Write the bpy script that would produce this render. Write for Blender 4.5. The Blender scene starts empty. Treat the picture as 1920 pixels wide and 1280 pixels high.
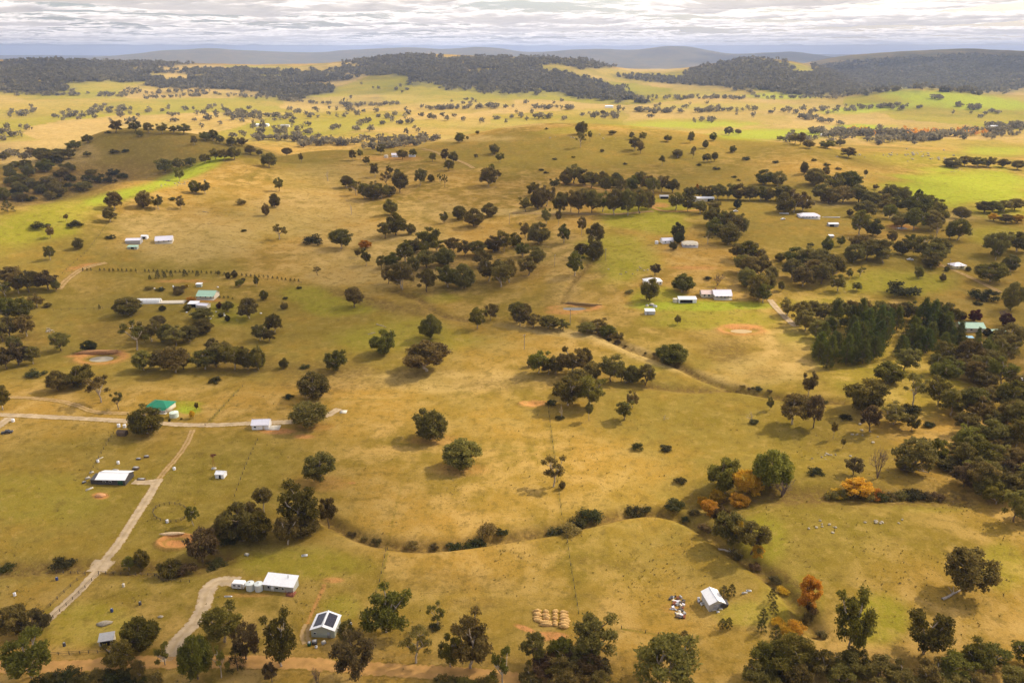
import bpy, math, random
import numpy as np
from mathutils import Vector, Matrix
R = math.radians
scene = bpy.context.scene
COL = scene.collection
random.seed(7); RNG = np.random.default_rng(7)

# ------------------------------------------------------------------ camera
H = 175.0                      # camera height above the foreground ground
F = 1450.0                     # focal length in photo pixels (1920 wide)
PITCH = R(20.4)
cam_d = bpy.data.cameras.new('camera'); cam = bpy.data.objects.new('camera', cam_d); COL.objects.link(cam)
cam_d.sensor_width = 36; cam_d.lens = 36 * F / 1920; cam_d.clip_start = 1; cam_d.clip_end = 200000
cam.location = (0, 0, H); cam.rotation_euler = (math.pi / 2 - PITCH, 0, 0)
scene.camera = cam
# ------------------------------------------------------------------ sky, sun, exposure
SUN_EL, SUN_AZ = R(42), R(62)     # azimuth clockwise from +Y (the view direction)
w = bpy.data.worlds.new('World'); scene.world = w; w.use_nodes = True
nt = w.node_tree; nt.nodes.clear()
sky = nt.nodes.new('ShaderNodeTexSky'); sky.sky_type = 'NISHITA'; sky.sun_disc = False
sky.sun_elevation = SUN_EL; sky.sun_rotation = SUN_AZ; sky.altitude = 600; sky.air_density = 1.0; sky.dust_density = 5.0
bg = nt.nodes.new('ShaderNodeBackground'); bg.inputs['Strength'].default_value = 0.15
wo = nt.nodes.new('ShaderNodeOutputWorld')
nt.links.new(sky.outputs[0], bg.inputs[0]); nt.links.new(bg.outputs[0], wo.inputs[0])
sd = bpy.data.lights.new('sun', 'SUN'); sd.energy = 5.0; sd.angle = R(0.53); sd.color = (1.0, 0.88, 0.70)
sun = bpy.data.objects.new('sun', sd); COL.objects.link(sun)
sdir = Vector((math.sin(SUN_AZ) * math.cos(SUN_EL), math.cos(SUN_AZ) * math.cos(SUN_EL), math.sin(SUN_EL)))
sun.rotation_euler = sdir.to_track_quat('Z', 'Y').to_euler(); sun.location = (300, 100, 400)
vs = scene.view_settings; vs.view_transform = 'Standard'; vs.look = 'None'; vs.gamma = 1; vs.exposure = 0.42; vs.use_curve_mapping = False
cy = scene.cycles
cy.use_denoising = True; cy.max_bounces = 6; cy.diffuse_bounces = 3; cy.transmission_bounces = 4
cy.transparent_max_bounces = 12; cy.volume_bounces = 3; cy.sample_clamp_indirect = 4.0

# ------------------------------------------------------------------ noise
def vnoise(x, y, seed=0):
    xi = np.floor(x).astype(np.int64); yi = np.floor(y).astype(np.int64)
    xf = x - xi; yf = y - yi
    u = xf * xf * xf * (xf * (xf * 6 - 15) + 10); v = yf * yf * yf * (yf * (yf * 6 - 15) + 10)
    def h(a, b):
        n = (a * 374761393 + b * 668265263 + seed * 1442695041) & 0x7fffffff
        n = ((n ^ (n >> 13)) * 1274126177) & 0x7fffffff
        n = n ^ (n >> 16)
        return (n & 0xffff) / 65535.0
    return ((h(xi, yi) * (1 - u) + h(xi + 1, yi) * u) * (1 - v) + (h(xi, yi + 1) * (1 - u) + h(xi + 1, yi + 1) * u) * v) * 2 - 1
def fbm(x, y, oct=4, seed=0, gain=.5):
    s = 0; a = 1.0; t = 0
    for o in range(oct):
        s = s + a * vnoise(x * 2 ** o + 17.3 * o, y * 2 ** o - 9.1 * o, seed + o); t += a; a *= gain
    return s / t
def sstep(a, b, x):
    t = np.clip((x - a) / (b - a), 0, 1); return t * t * (3 - 2 * t)

# ------------------------------------------------------------------ terrain (height field around the camera's foot point)
cp, sp = math.cos(PITCH), math.sin(PITCH)
def ray(px, py):
    px = np.asarray(px, float); py = np.asarray(py, float)
    dx = px - 960; dv = 640 - py
    hy = F * cp + dv * sp; dz = -F * sp + dv * cp
    return np.arctan2(dx, hy), dz / np.hypot(dx, hy)
def slope_at(t, y):            # ray slope at azimuth tangent t and picture row y
    hy = F * cp + (640 - y) * sp; return (-F * sp + (640 - y) * cp) / (hy * math.sqrt(1 + t * t))

azv = np.unique(np.concatenate([np.linspace(-180, -50, 27), np.linspace(-50, 50, 660), np.linspace(50, 180, 27)]))
azv = np.radians(azv)
rings = [20., 60., 100., 130., 150.]
while rings[-1] < 46000:
    r = rings[-1]; rings.append(r + min(max(.4, 1.02e-5 * r * r), .014 * r))
rv = np.array(rings); NR = len(rv); NA = len(azv)

cols = {  # azimuth tangent -> (distance, height) along that direction
 -1.3: [(20,0),(300,0),(600,8),(800,22),(950,26),(1200,14),(1600,2),(2300,-4)],
 -.85: [(20,0),(300,0),(600,6),(740,20),(840,32),(950,30),(1150,14),(1600,0),(2300,-5)],
 -.62: [(20,0),(300,0),(480,2),(590,4),(690,19),(780,31),(850,43),(930,28),(1030,-8),(1150,-2),(1350,30),(1500,6),(1800,-8),(2300,-6)],
 -.5: [(20,0),(300,0),(480,2),(600,7),(700,18),(800,30),(920,48),(1010,18),(1110,-6),(1230,4),(1340,34),(1450,58),(1580,44),(1850,0),(2300,-4)],
 -.38:[(20,0),(300,0),(480,2),(600,7),(750,20),(900,33),(1060,49),(1150,12),(1250,16),(1400,46),(1550,24),(1850,-2),(2300,-3)],
 -.25:[(20,0),(300,0),(480,3),(600,7),(750,18),(900,27),(1050,35),(1200,37),(1380,4),(1800,-4),(2300,-2)],
 -.12:[(20,0),(300,0),(480,3),(600,8),(750,18),(900,26),(1080,35),(1250,36),(1400,20),(1650,-2),(2300,0)],
 0:   [(20,0),(300,0),(430,3),(520,5),(600,10),(750,20),(900,27),(1100,38),(1350,59),(1520,38),(1750,0),(2300,0)],
 .12: [(20,0),(300,1),(430,5),(520,8),(600,14),(750,24),(850,28),(950,28),(1100,38),(1380,61),(1560,40),(1800,0),(2300,0)],
 .25: [(20,0),(230,0),(300,1),(430,5),(520,10),(600,16),(750,24),(900,28),(1000,28),(1150,35),(1350,50),(1550,20),(1800,-2),(2300,0)],
 .38: [(20,-1),(180,2),(260,7),(300,8),(345,2),(420,5),(520,8),(650,14),(800,22),(900,24),(1000,30),(1150,42),(1250,48),(1400,28),(1700,0),(2300,-2)],
 .5:  [(20,-2),(180,3),(260,9),(310,10),(350,4),(420,6),(520,6),(650,12),(800,18),(950,20),(1150,26),(1350,30),(1500,18),(1800,-2),(2300,-4)],
 .62: [(20,-2),(180,3),(260,9),(310,11),(360,8),(430,8),(520,4),(650,8),(800,14),(950,16),(1150,20),(1350,22),(1500,14),(1800,-3),(2300,-5)],
 .85: [(20,-2),(180,2),(300,10),(400,10),(520,6),(800,12),(1200,18),(1500,12),(2300,-4)],
 1.3: [(20,-2),(300,6),(500,6),(900,12),(1300,14),(2300,-3)],
}
def pchip(xk, yk, x):
    xk = np.asarray(xk, float); yk = np.asarray(yk, float); hh = np.diff(xk); d = np.diff(yk) / hh
    m = np.zeros_like(yk)
    for i in range(1, len(xk) - 1):
        if d[i - 1] * d[i] > 0: m[i] = 2 * d[i - 1] * d[i] / (d[i - 1] + d[i])
    i = np.clip(np.searchsorted(xk, x) - 1, 0, len(xk) - 2); xx = np.clip(x, xk[0], xk[-1])
    t = (xx - xk[i]) / hh[i]
    return (2*t**3-3*t**2+1)*yk[i] + (t**3-2*t**2+t)*hh[i]*m[i] + (-2*t**3+3*t**2)*yk[i+1] + (t**3-t**2)*hh[i]*m[i+1]
lr = np.log(rv)
tk = sorted(cols); colz = []
for t in tk:
    pts = cols[t]; colz.append(pchip(np.log([p[0] for p in pts]), [p[1] for p in pts], lr))
colz = np.array(colz)                      # (ntk, NR)
azk = np.arctan(np.array(tk))
azk2 = np.concatenate([[-math.pi], azk, [math.pi]])
colz2 = np.concatenate([colz[:1] * .4, colz, colz[-1:] * .4])
Z = np.zeros((NA, NR))
# Catmull-Rom across azimuth
ii = np.clip(np.searchsorted(azk2, azv) - 1, 0, len(azk2) - 2)
tt = (azv - azk2[ii]) / (azk2[ii + 1] - azk2[ii])
for a in range(NA):
    i, t = ii[a], tt[a]
    p0 = colz2[max(i - 1, 0)]; p1 = colz2[i]; p2 = colz2[i + 1]; p3 = colz2[min(i + 2, len(azk2) - 1)]
    h0 = azk2[i + 1] - azk2[i]
    m1 = (p2 - p0) / (azk2[i + 1] - azk2[max(i - 1, 0)]) * h0
    m2 = (p3 - p1) / (azk2[min(i + 2, len(azk2) - 1)] - azk2[i]) * h0
    Z[a] = (2*t**3-3*t**2+1)*p1 + (t**3-2*t**2+t)*m1 + (-2*t**3+3*t**2)*p2 + (t**3-t**2)*m2
AZ, RR = np.meshgrid(azv, rv, indexing='ij')
X = RR * np.sin(AZ); Y = RR * np.cos(AZ)
# far ranges: (crest polyline in picture coordinates, distance, front width, back width in ln r)
pxcol = 960 + np.tan(np.clip(azv, -1.2, 1.2)) * (F * cp + 530 * sp)
def farrange(pts, D, wf, wb, rough, seed, wav):
    xs = [p[0] for p in pts]; ys = [p[1] for p in pts]
    yc = np.interp(pxcol, xs, ys)
    zc = np.array([H + D * slope_at(math.tan(max(-1.2, min(1.2, a))), y) for a, y in zip(azv, yc)])
    k = np.ones(9) / 9; zc = np.convolve(np.pad(zc, 4, mode='edge'), k, 'valid')
    q = (np.log(RR) - math.log(D)); g = np.where(q < 0, np.exp(-(q / wf) ** 2), np.exp(-(q / wb) ** 2))
    n = fbm(X / wav, Y / wav, 5, seed)
    base = -20
    return base + (zc[:, None] - base) * g * (1 + rough * n * np.clip(np.abs(q) * 8, .18, 1))
L = []
L.append(farrange([(-600,125),(-200,116),(0,112),(90,112),(150,116),(230,118),(330,120),(480,122),(600,120),(680,113),(740,106),(790,101),(840,102),(900,105),(960,107),(1020,106),(1080,109),(1120,117),(1160,128),(1230,132),(1300,126),(1360,116),(1420,110),(1460,113),(1500,119),(1540,128),(1600,150),(1700,170),(2000,170),(2500,165)], 5600, .33, .25, .22, 3, 900))
L.append(farrange([(-600,190),(1100,182),(1300,184),(1450,182),(1560,184),(1650,174),(1740,166),(1800,169),(1860,177),(1930,181),(2500,175)], 3500, .13, .12, .15, 5, 700))
L.append(farrange([(-600,210),(1200,150),(1400,140),(1480,125),(1530,114),(1580,104),(1640,99),(1700,95),(1760,93),(1810,90),(1860,93),(1920,96),(2100,100),(2500,104)], 8500, .3, .2, .2, 8, 1500))
L.append(farrange([(-600,112),(150,110),(210,105),(260,101),(300,95),(345,94),(400,90),(440,94),(490,96),(540,98),(600,99),(640,95),(700,92),(770,89),(830,93),(900,88),(940,91),(980,98),(1020,98),(1080,93),(1130,92),(1190,94),(1250,86),(1290,87),(1330,95),(1370,102),(1440,99),(1490,97),(1530,103),(1580,110),(2500,112)], 15000, .16, .12, .1, 11, 2600))
L.append(farrange([(-900,106),(0,104),(80,103.5),(200,105),(900,106),(1400,103),(1540,102),(1640,103),(1800,106),(2500,104)], 27000, .1, .1, .03, 13, 4000))
far = np.maximum.reduce(L)
wfar = sstep(2300, 2900, RR)
roll = fbm(X / 760, Y / 760, 4, 21) * 24
Z = Z + roll * sstep(1700, 2400, RR)
Z = np.where(RR > 2200, np.where(far > Z, Z + (far - Z) * wfar, Z), Z)
inv = np.abs(azv) < R(50)
Z += fbm(X / 46, Y / 46, 3, 31) * .55 * (1 - sstep(900, 2500, RR)) + fbm(X / 170, Y / 170, 3, 33) * (1.2 + 3.2 * sstep(350, 900, RR)) * sstep(200, 450, RR)

def col_profile(az):
    i = int(np.clip(np.searchsorted(azv, az) - 1, 0, NA - 2)); t = (az - azv[i]) / (azv[i + 1] - azv[i])
    return Z[i] * (1 - t) + Z[i + 1] * t
J0 = int(np.searchsorted(rv, 100))
def hit(px, py):
    """first ground point seen at a photo pixel"""
    a, s = ray(px, py); a = float(a); s = float(s)
    prof = col_profile(a); sl = (prof - H) / rv
    k = np.nonzero(sl[J0:] >= s)[0]
    if len(k) == 0 or k[0] == 0: return None
    j = J0 + k[0]; f0 = sl[j - 1]; f1 = sl[j]; t = (s - f0) / (f1 - f0)
    r = rv[j - 1] + (rv[j] - rv[j - 1]) * t
    return Vector((r * math.sin(a), r * math.cos(a), H + s * r))
def ground(x, y):
    x = np.asarray(x, float); y = np.asarray(y, float)
    r = np.hypot(x, y); a = np.arctan2(x, y)
    i = np.clip(np.searchsorted(azv, a) - 1, 0, NA - 2); j = np.clip(np.searchsorted(rv, r) - 1, 0, NR - 2)
    u = (a - azv[i]) / (azv[i + 1] - azv[i]); v = (r - rv[j]) / (rv[j + 1] - rv[j])
    return (Z[i, j]*(1-u)*(1-v) + Z[i+1, j]*u*(1-v) + Z[i, j+1]*(1-u)*v + Z[i+1, j+1]*u*v)
def gz(x, y): return float(ground(x, y))
def ppm(p):                      # photo pixels per metre at a point
    zc = p.y * cp - (p.z - H) * sp
    return F / zc
def project(x, y, z):
    zc = y * cp - (z - H) * sp; yc = y * sp + (z - H) * cp
    return 960 + F * x / zc, 640 - F * yc / zc

# creeks and hollows cut into the ground
def polyline(pts, step=3.0):
    P = [hit(*p) for p in pts]; P = [p for p in P if p]
    out = []
    for a, b in zip(P[:-1], P[1:]):
        n = max(1, int((b - a).length / step))
        for k in range(n): q = a.lerp(b, k / n); out.append((q.x, q.y))
    out.append((P[-1].x, P[-1].y)); return np.array(out)
def smooth(P, n=3):
    for _ in range(n):
        Q = P.copy(); Q[1:-1] = (P[:-2] + 2 * P[1:-1] + P[2:]) / 4; P = Q
    return P
def dist_to(P, rmax=1700):
    """distance of every terrain vertex (within rmax and in view) to a dense polyline"""
    D = np.full(Z.shape, 1e9); m = (RR < rmax) & (np.abs(AZ) < R(52)) & (Y > P[:, 1].min() - 60) & (Y < P[:, 1].max() + 60) & (X > P[:, 0].min() - 60) & (X < P[:, 0].max() + 60)
    x = X[m]; y = Y[m]; d = np.full(len(x), 1e9)
    for a, b in zip(P[:-1], P[1:]):
        ab = b - a; l2 = max(1e-6, ab @ ab)
        t = np.clip(((x - a[0]) * ab[0] + (y - a[1]) * ab[1]) / l2, 0, 1)
        d = np.minimum(d, np.hypot(x - a[0] - t * ab[0], y - a[1] - t * ab[1]))
    D[m] = d; return D
CREEKS = [
 ([(600,965),(640,988),(680,1010),(740,1022),(830,1026),(880,1018),(930,1000),(985,1000),(1040,994),(1090,982),(1140,968),(1190,952),(1240,946),(1275,952),(1300,975),(1335,1000),(1370,1030),(1420,1062),(1470,1090),(1510,1130),(1530,1180)], 2.9, 3.2),
 ([(1090,600),(1140,632),(1180,652),(1230,668),(1290,690),(1330,718),(1390,728),(1450,742),(1520,752),(1580,750)], 2.7, 3.4),
 ([(1215,722),(1260,728),(1330,732),(1380,734)], 1.6, 4),
 ([(0,1068),(60,1060),(130,1062),(180,1058),(230,1066),(300,1070),(360,1066),(420,1045)], 1.6, 5),
 ([(1315,935),(1400,925),(1500,928),(1600,927),(1720,926),(1800,930)], 2.5, 8),
 ([(1130,470),(1085,515),(1060,548),(1050,570)], 1.2, 3),
 ([(740,545),(790,560),(815,585),(850,598),(900,600)], 1.2, 4),
]
creek_d = []
for pts, dep, wid in CREEKS:
    P = smooth(polyline(pts, 6), 4); d = dist_to(P); creek_d.append((d, wid))
    Z -= dep * np.exp(-(d / wid) ** 2)
PONDS = [  # px, py, half width px, half height px, bank strength
 (1077,578,38,5), (1390,620,34,6), (190,672,36,8), (330,1016,26,10), (1000,757,20,4), (1692,427,20,3)]
ponds = []; pond_q = []
for px, py, rx, ry in PONDS:
    c = hit(px, py); e = hit(px + rx, py); n1 = hit(px, py + ry); n2 = hit(px, py - ry)
    a = (e - c).length; b = (n2 - n1).length / 2
    q = np.hypot((X - c.x) / a, (Y - c.y) / b)
    zc = min(c.z, n1.z + .3)
    k = 1 - sstep(.7, 1.25, q)
    Z = Z * (1 - k) + (zc - 1.0 * (1 - sstep(0, 1.0, q))) * k
    Z += .9 * np.exp(-((q - 1.3) / .22) ** 2) * (Y < c.y + b * 2)
    ponds.append((c, a, b, zc)); pond_q.append(q)

# ------------------------------------------------------------------ ground cover masks (per vertex)
PX, PY = project(X, Y, Z)
VIS = (RR > 120) & (np.abs(AZ) < R(52))
wob = fbm(X / 35, Y / 35, 4, 41); wob2 = fbm(X / 120, Y / 120, 3, 43)
cov = {k: np.zeros(Z.shape) for k in ('lush', 'straw', 'earth', 'weed', 'wood', 'olive', 'crop')}
def blob(ch, px, py, rx, ry, s=1.0, rot=0, dmin=0, dmax=1e9, edge=.35):
    c, n = math.cos(R(rot)), math.sin(R(rot)); dx = PX - px; dy = PY - py
    u = (dx * c + dy * n) / rx; v = (-dx * n + dy * c) / ry
    q = np.hypot(u, v) + wob * edge
    m = (1 - sstep(.55, 1.15, q)) * s * VIS * (RR > dmin) * (RR < dmax)
    cov[ch] = np.maximum(cov[ch], m)
def line(ch, pts, wpx, s=1.0, edge=.5):
    dm = np.full(Z.shape, 1e9)
    box = VIS & (PX > min(p[0] for p in pts) - 3 * wpx) & (PX < max(p[0] for p in pts) + 3 * wpx) & (PY > min(p[1] for p in pts) - 3 * wpx) & (PY < max(p[1] for p in pts) + 3 * wpx) & (RR < 4500)
    x = PX[box]; y = PY[box]; d = np.full(len(x), 1e9)
    for (ax, ay), (bx, by) in zip(pts[:-1], pts[1:]):
        l2 = (bx - ax) ** 2 + (by - ay) ** 2; t = np.clip(((x - ax) * (bx - ax) + (y - ay) * (by - ay)) / l2, 0, 1)
        d = np.minimum(d, np.hypot(x - ax - t * (bx - ax), y - ay - t * (by - ay)))
    m = np.zeros(Z.shape); m[box] = (1 - sstep(.4, 1.1, d / wpx + wob[box] * edge)) * s
    cov[ch] = np.maximum(cov[ch], m)
for a in [(70,420,130,42,.85,-18),(230,365,110,14,1.0,-14),(340,328,110,14,1.0,-22),(1800,352,170,44,.95),(1880,392,80,22,.7),(1760,296,140,16,.5),
 (1800,190,190,20,1.0,5),(1640,203,130,10,.7,-4),(1470,180,90,9,.6),(1290,232,160,11,.8),(1450,252,140,14,.85),(1620,238,70,6,1.0),
 (1860,283,90,14,.7),(1290,176,110,8,.55),(1370,200,180,8,.5),(560,215,200,14,.35),(150,196,150,10,.45),(760,232,160,10,.5),(1060,246,60,8,.5),
 (1215,405,100,40,.9),(1160,480,90,60,.8),(1310,574,160,11,1.0),(1230,560,60,30,.9),(1340,600,160,22,.7),(1870,440,60,20,.45),
 (355,768,26,10,1.4),(345,757,40,6,.9),(760,630,140,34,.45),(640,572,70,22,.6),(580,552,60,18,.5),(420,590,60,30,.5),(150,1170,110,45,.45),(560,1055,150,34,.4),
 (1650,1165,60,50,.6),(1880,1060,50,50,.4),(1400,1150,70,26,.5),(1430,1010,50,55,.5),(1560,600,110,60,.4),(1690,530,120,26,.6),(1750,950,120,14,.3),(60,930,140,60,.25),
 (830,560,40,12,.4),(1210,690,60,10,.3),(640,1140,50,30,.4),(1540,640,22,50,.7),(1480,1130,60,50,.35),(1690,700,160,90,.35)]:
    blob('lush', *a)
for a in [(700,480,190,70,.6),(360,445,160,55,.65),(560,400,150,60,.5),(830,712,220,26,.55),(1040,622,130,12,1.0,8),(1210,668,140,15,.95,20),(1350,710,90,10,.6,15),
 (960,398,150,7,.9),(60,285,150,32,.9),(800,390,90,20,.4),(1430,690,110,36,.5),(1000,470,60,30,.3),(1560,380,60,9,.7),(620,330,120,30,.35),
 (260,180,110,8,.7),(440,128,110,5,1.0),(640,240,120,8,.6),(860,196,110,9,.8),(920,232,130,9,.7),(1150,210,90,10,.6),(950,130,60,5,.8),(1220,130,70,6,1.0),(1440,228,140,5,.6),
 (330,140,60,6,.7),(700,185,120,10,.6),(1000,172,150,10,.55),(1480,660,60,60,.45),(840,260,140,7,.7),(560,262,160,6,.5),(1750,408,120,9,.6),(1060,500,40,70,.35)]:
    blob('straw', *a)  # dry grass; far valley entries also paint sunlit ground as paler straw
for a in [(1030,1192,38,9,1.4),(985,1178,22,5,1.0,20),(525,808,40,7,1.1),(570,818,24,5,.8),(188,929,15,6,1.1),(330,1019,26,9,1.6),(1390,613,44,6,1.0),(185,662,62,4,1.1,-6),
 (1000,757,24,5,.9),(160,499,36,4,.9,-12),(625,1087,22,6,.7),(1690,425,24,4,1.0),(1300,502,52,4,.6),(1757,496,8,4,1.0),(600,905,60,18,.25),(860,880,60,16,.3),(815,825,60,12,.28),(590,800,50,10,.28),
 (1235,385,24,5,.8),(740,297,60,6,.45),(1060,585,40,5,.6),(530,1103,12,4,.7),(1270,1140,40,12,.25),(760,270,20,3,.5),(345,527,60,4,.6),(390,562,40,5,.7),(660,905,8,3,.7),(470,1115,50,5,.35)]:
    blob('earth', *a)
line('earth', [(608,1098),(595,1125),(582,1155),(574,1175)], 5, .9, .8)
for a in [(1365,655,60,32,.75),(680,560,90,12,.85,14),(780,580,50,12,.7,10),(620,695,110,20,.65),(640,720,140,14,.5),(760,700,40,10,.5),(1160,1060,70,14,.4),(840,1090,150,26,.35),(890,1130,60,14,.4),(1100,1050,50,12,.4),
 (1050,560,40,24,.4),(230,630,90,30,.6),(90,1065,130,12,.8),(350,1070,110,16,.7),(1470,1090,50,18,.8,35),(1505,1150,30,50,.8),(1490,1200,40,30,.6),(960,720,120,16,.4),(1130,700,60,20,.3),(30,640,90,40,.5),
 (150,338,190,36,1.0,-12),(250,300,130,40,.4),(690,355,60,16,.5),(1700,900,200,60,.35),(1600,800,130,60,.3),(1120,500,30,40,.4),(1430,700,40,14,.4),(1340,950,60,30,.6),(700,1240,400,20,.4),(1150,1250,220,40,.5),(1700,1250,260,34,.6),(470,1000,110,40,.6),(450,680,80,24,.6),(870,505,150,40,.5)]:
    blob('weed', *a)
for d, wid in creek_d: cov['weed'] = np.maximum(cov['weed'], np.clip(1.25 * np.exp(-(d / (wid * .9)) ** 2) * (.9 + .7 * wob), 0, 1))
fv = sstep(1650, 2000, RR) * (RR < 5200) * VIS
# fenced paddocks of the far valley: each with its own pasture
gx = X / 420 + .35 * vnoise(X / 500, Y / 500, 65); gy = Y / 620 + .35 * vnoise(X / 500, Y / 500, 66); gi = np.floor(gx); gj = np.floor(gy); bd = np.full(Z.shape, 9.); cell = np.zeros(Z.shape)
for di in (-1, 0, 1):
    for dj in (-1, 0, 1):
        ci_ = gi + di; cj_ = gj + dj; h1 = np.modf(np.abs(np.sin(ci_ * 127.1 + cj_ * 311.7) * 43758.5))[0]; h2 = np.modf(np.abs(np.sin(ci_ * 269.5 + cj_ * 183.3) * 43758.5))[0]
        dd = np.hypot(ci_ + .15 + .7 * h1 - gx, cj_ + .15 + .7 * h2 - gy); m_ = dd < bd; bd = np.where(m_, dd, bd); cell = np.where(m_, np.modf(h1 * 7.7 + h2 * 3.1)[0], cell)
nf = .45 * fbm(X / 420, Y / 420, 4, 61) + 1.1 * (cell - .5)
cov['lush'] = np.maximum(cov['lush'], fv * np.clip(.42 + .9 * nf, 0, .85)); cov['straw'] = np.maximum(cov['straw'], fv * np.clip(.15 - 1.3 * nf, 0, .8))
for q in pond_q: cov['earth'] = np.maximum(cov['earth'], np.clip(np.exp(-((q - 1.15) / .28) ** 2) * (.8 + 1.0 * wob), 0, 1))
FOREST = [(60,166,90,9,.8),(130,150,60,7,.9),(240,147,120,8,.9),(400,158,130,10,.9),(20,150,60,10,.9),(120,128,200,20,1),(60,140,120,10,1),(250,120,130,8,.9),(540,165,180,24,1,8),(430,140,150,14,.8),(660,145,130,22,1),(850,140,220,30,1,6),(1050,155,170,24,1,12),(760,112,90,10,1),(960,115,130,12,1),
 (1110,120,60,12,.9),(1390,138,120,36,1),(1500,155,120,20,.9),(1250,150,110,7,.9,4),(1560,172,120,9,.9),(1720,130,230,44,1,-3),(1620,150,120,20,1),(1850,150,120,30,1),(1230,122,40,4,.8)]
for a in FOREST: blob('wood', *a, **dict(dmin=2600))
for a in [(330,142,60,5),(440,126,60,4),(270,181,110,8),(910,131,34,3),(1220,133,60,4),(1630,158,18,2),(860,195,80,8)]:
    q = np.hypot((PX - a[0]) / a[2], (PY - a[1]) / a[3]) + wob2 * .4; cov['wood'] *= np.where(RR > 2600, sstep(.7, 1.1, q), 1)
cov['wood'] *= np.where((RR > 2600) & (RR < 7500), sstep(-.6, -.28, fbm(X / 620, Y / 620, 4, 81)), 1)
cov['wood'] = np.where((RR > 5600) & (PX > 1520) & VIS, np.maximum(cov['wood'], .95), cov['wood'])
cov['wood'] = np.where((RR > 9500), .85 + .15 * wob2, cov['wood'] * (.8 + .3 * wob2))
line('olive', [(1062,1003),(1070,1060),(1085,1150)], 4, .9, .3); line('olive', [(727,1030),(712,1090),(705,1110)], 3, .9, .3)
line('olive', [(1028,765),(1040,860),(1053,965)], 3, .7, .3); line('olive', [(1165,1178),(1255,1193)], 3, .9, .3)
line('olive', [(325,886),(405,893)], 3, .9, .3); line('olive', [(760,880),(740,960),(727,1025)], 3, .5, .4); line('olive', [(480,825),(440,935)], 3, .7, .6)
line('olive', [(540,748),(1010,750),(1440,750)], 2.5, .5, .5); line('olive', [(720,832),(1000,838)], 2.5, .4, .5); line('olive', [(215,805),(160,905)], 4, .6, .5)
line('olive', [(200,420),(165,470),(110,520)], 4, .7, .5); line('olive', [(450,725),(380,805)], 3, .8, .5); line('olive', [(563,540),(535,610),(505,660)], 3, .6, .5)
cov['olive'] = np.maximum(cov['olive'], sstep(-.15, .5, wob2 * .8 + fbm(X / 300, Y / 300, 3, 47)) * .75)
for a in [(1800,188,170,16,1.0,5),(1640,203,110,8,.9,-4),(1620,238,60,5,1.0),(1810,350,150,34,.75),(1300,234,120,7,.7),(1450,252,120,10,.8),(240,362,100,9,.9,-14),(345,327,100,10,1.0,-22),(350,768,24,8,1.0),(1310,574,150,8,.7),(1470,180,80,7,.7),(1870,283,70,8,.6)]: blob('crop', *a)
blob('olive', 1080, 285, 380, 46, .8); blob('olive', 230, 285, 150, 48, .8)
# ------------------------------------------------------------------ materials
def mat(name, col, rough=.85, spec=.2, metal=0, var=.0, vscale=2.0, bump=0, bscale=4.0, objvar=0.0, trans=None):
    m = bpy.data.materials.new(name); m.use_nodes = True; n = m.node_tree; b = n.nodes['Principled BSDF']
    b.inputs['Roughness'].default_value = rough; b.inputs['Metallic'].default_value = metal; b.inputs['Specular IOR Level'].default_value = spec
    b.inputs['Base Color'].default_value = (*col, 1)
    last = None
    if var or bump:
        tc = n.nodes.new('ShaderNodeTexCoord'); nz = n.nodes.new('ShaderNodeTexNoise'); nz.inputs['Scale'].default_value = vscale; nz.inputs['Detail'].default_value = 5
        n.links.new(tc.outputs['Object'], nz.inputs['Vector'])
        if var:
            mr = n.nodes.new('ShaderNodeMapRange'); mr.inputs['From Min'].default_value = .3; mr.inputs['From Max'].default_value = .7
            mr.inputs['To Min'].default_value = 1 - var; mr.inputs['To Max'].default_value = 1 + var
            n.links.new(nz.outputs['Fac'], mr.inputs['Value'])
            vm = n.nodes.new('ShaderNodeVectorMath'); vm.operation = 'SCALE'; vm.inputs[0].default_value = col
            n.links.new(mr.outputs[0], vm.inputs['Scale']); last = vm.outputs[0]
        if bump:
            bp = n.nodes.new('ShaderNodeBump'); bp.inputs['Strength'].default_value = bump; bp.inputs['Distance'].default_value = .2
            n.links.new(nz.outputs['Fac'], bp.inputs['Height']); n.links.new(bp.outputs[0], b.inputs['Normal'])
    if last is not None: n.links.new(last, b.inputs['Base Color'])
    return m
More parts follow.
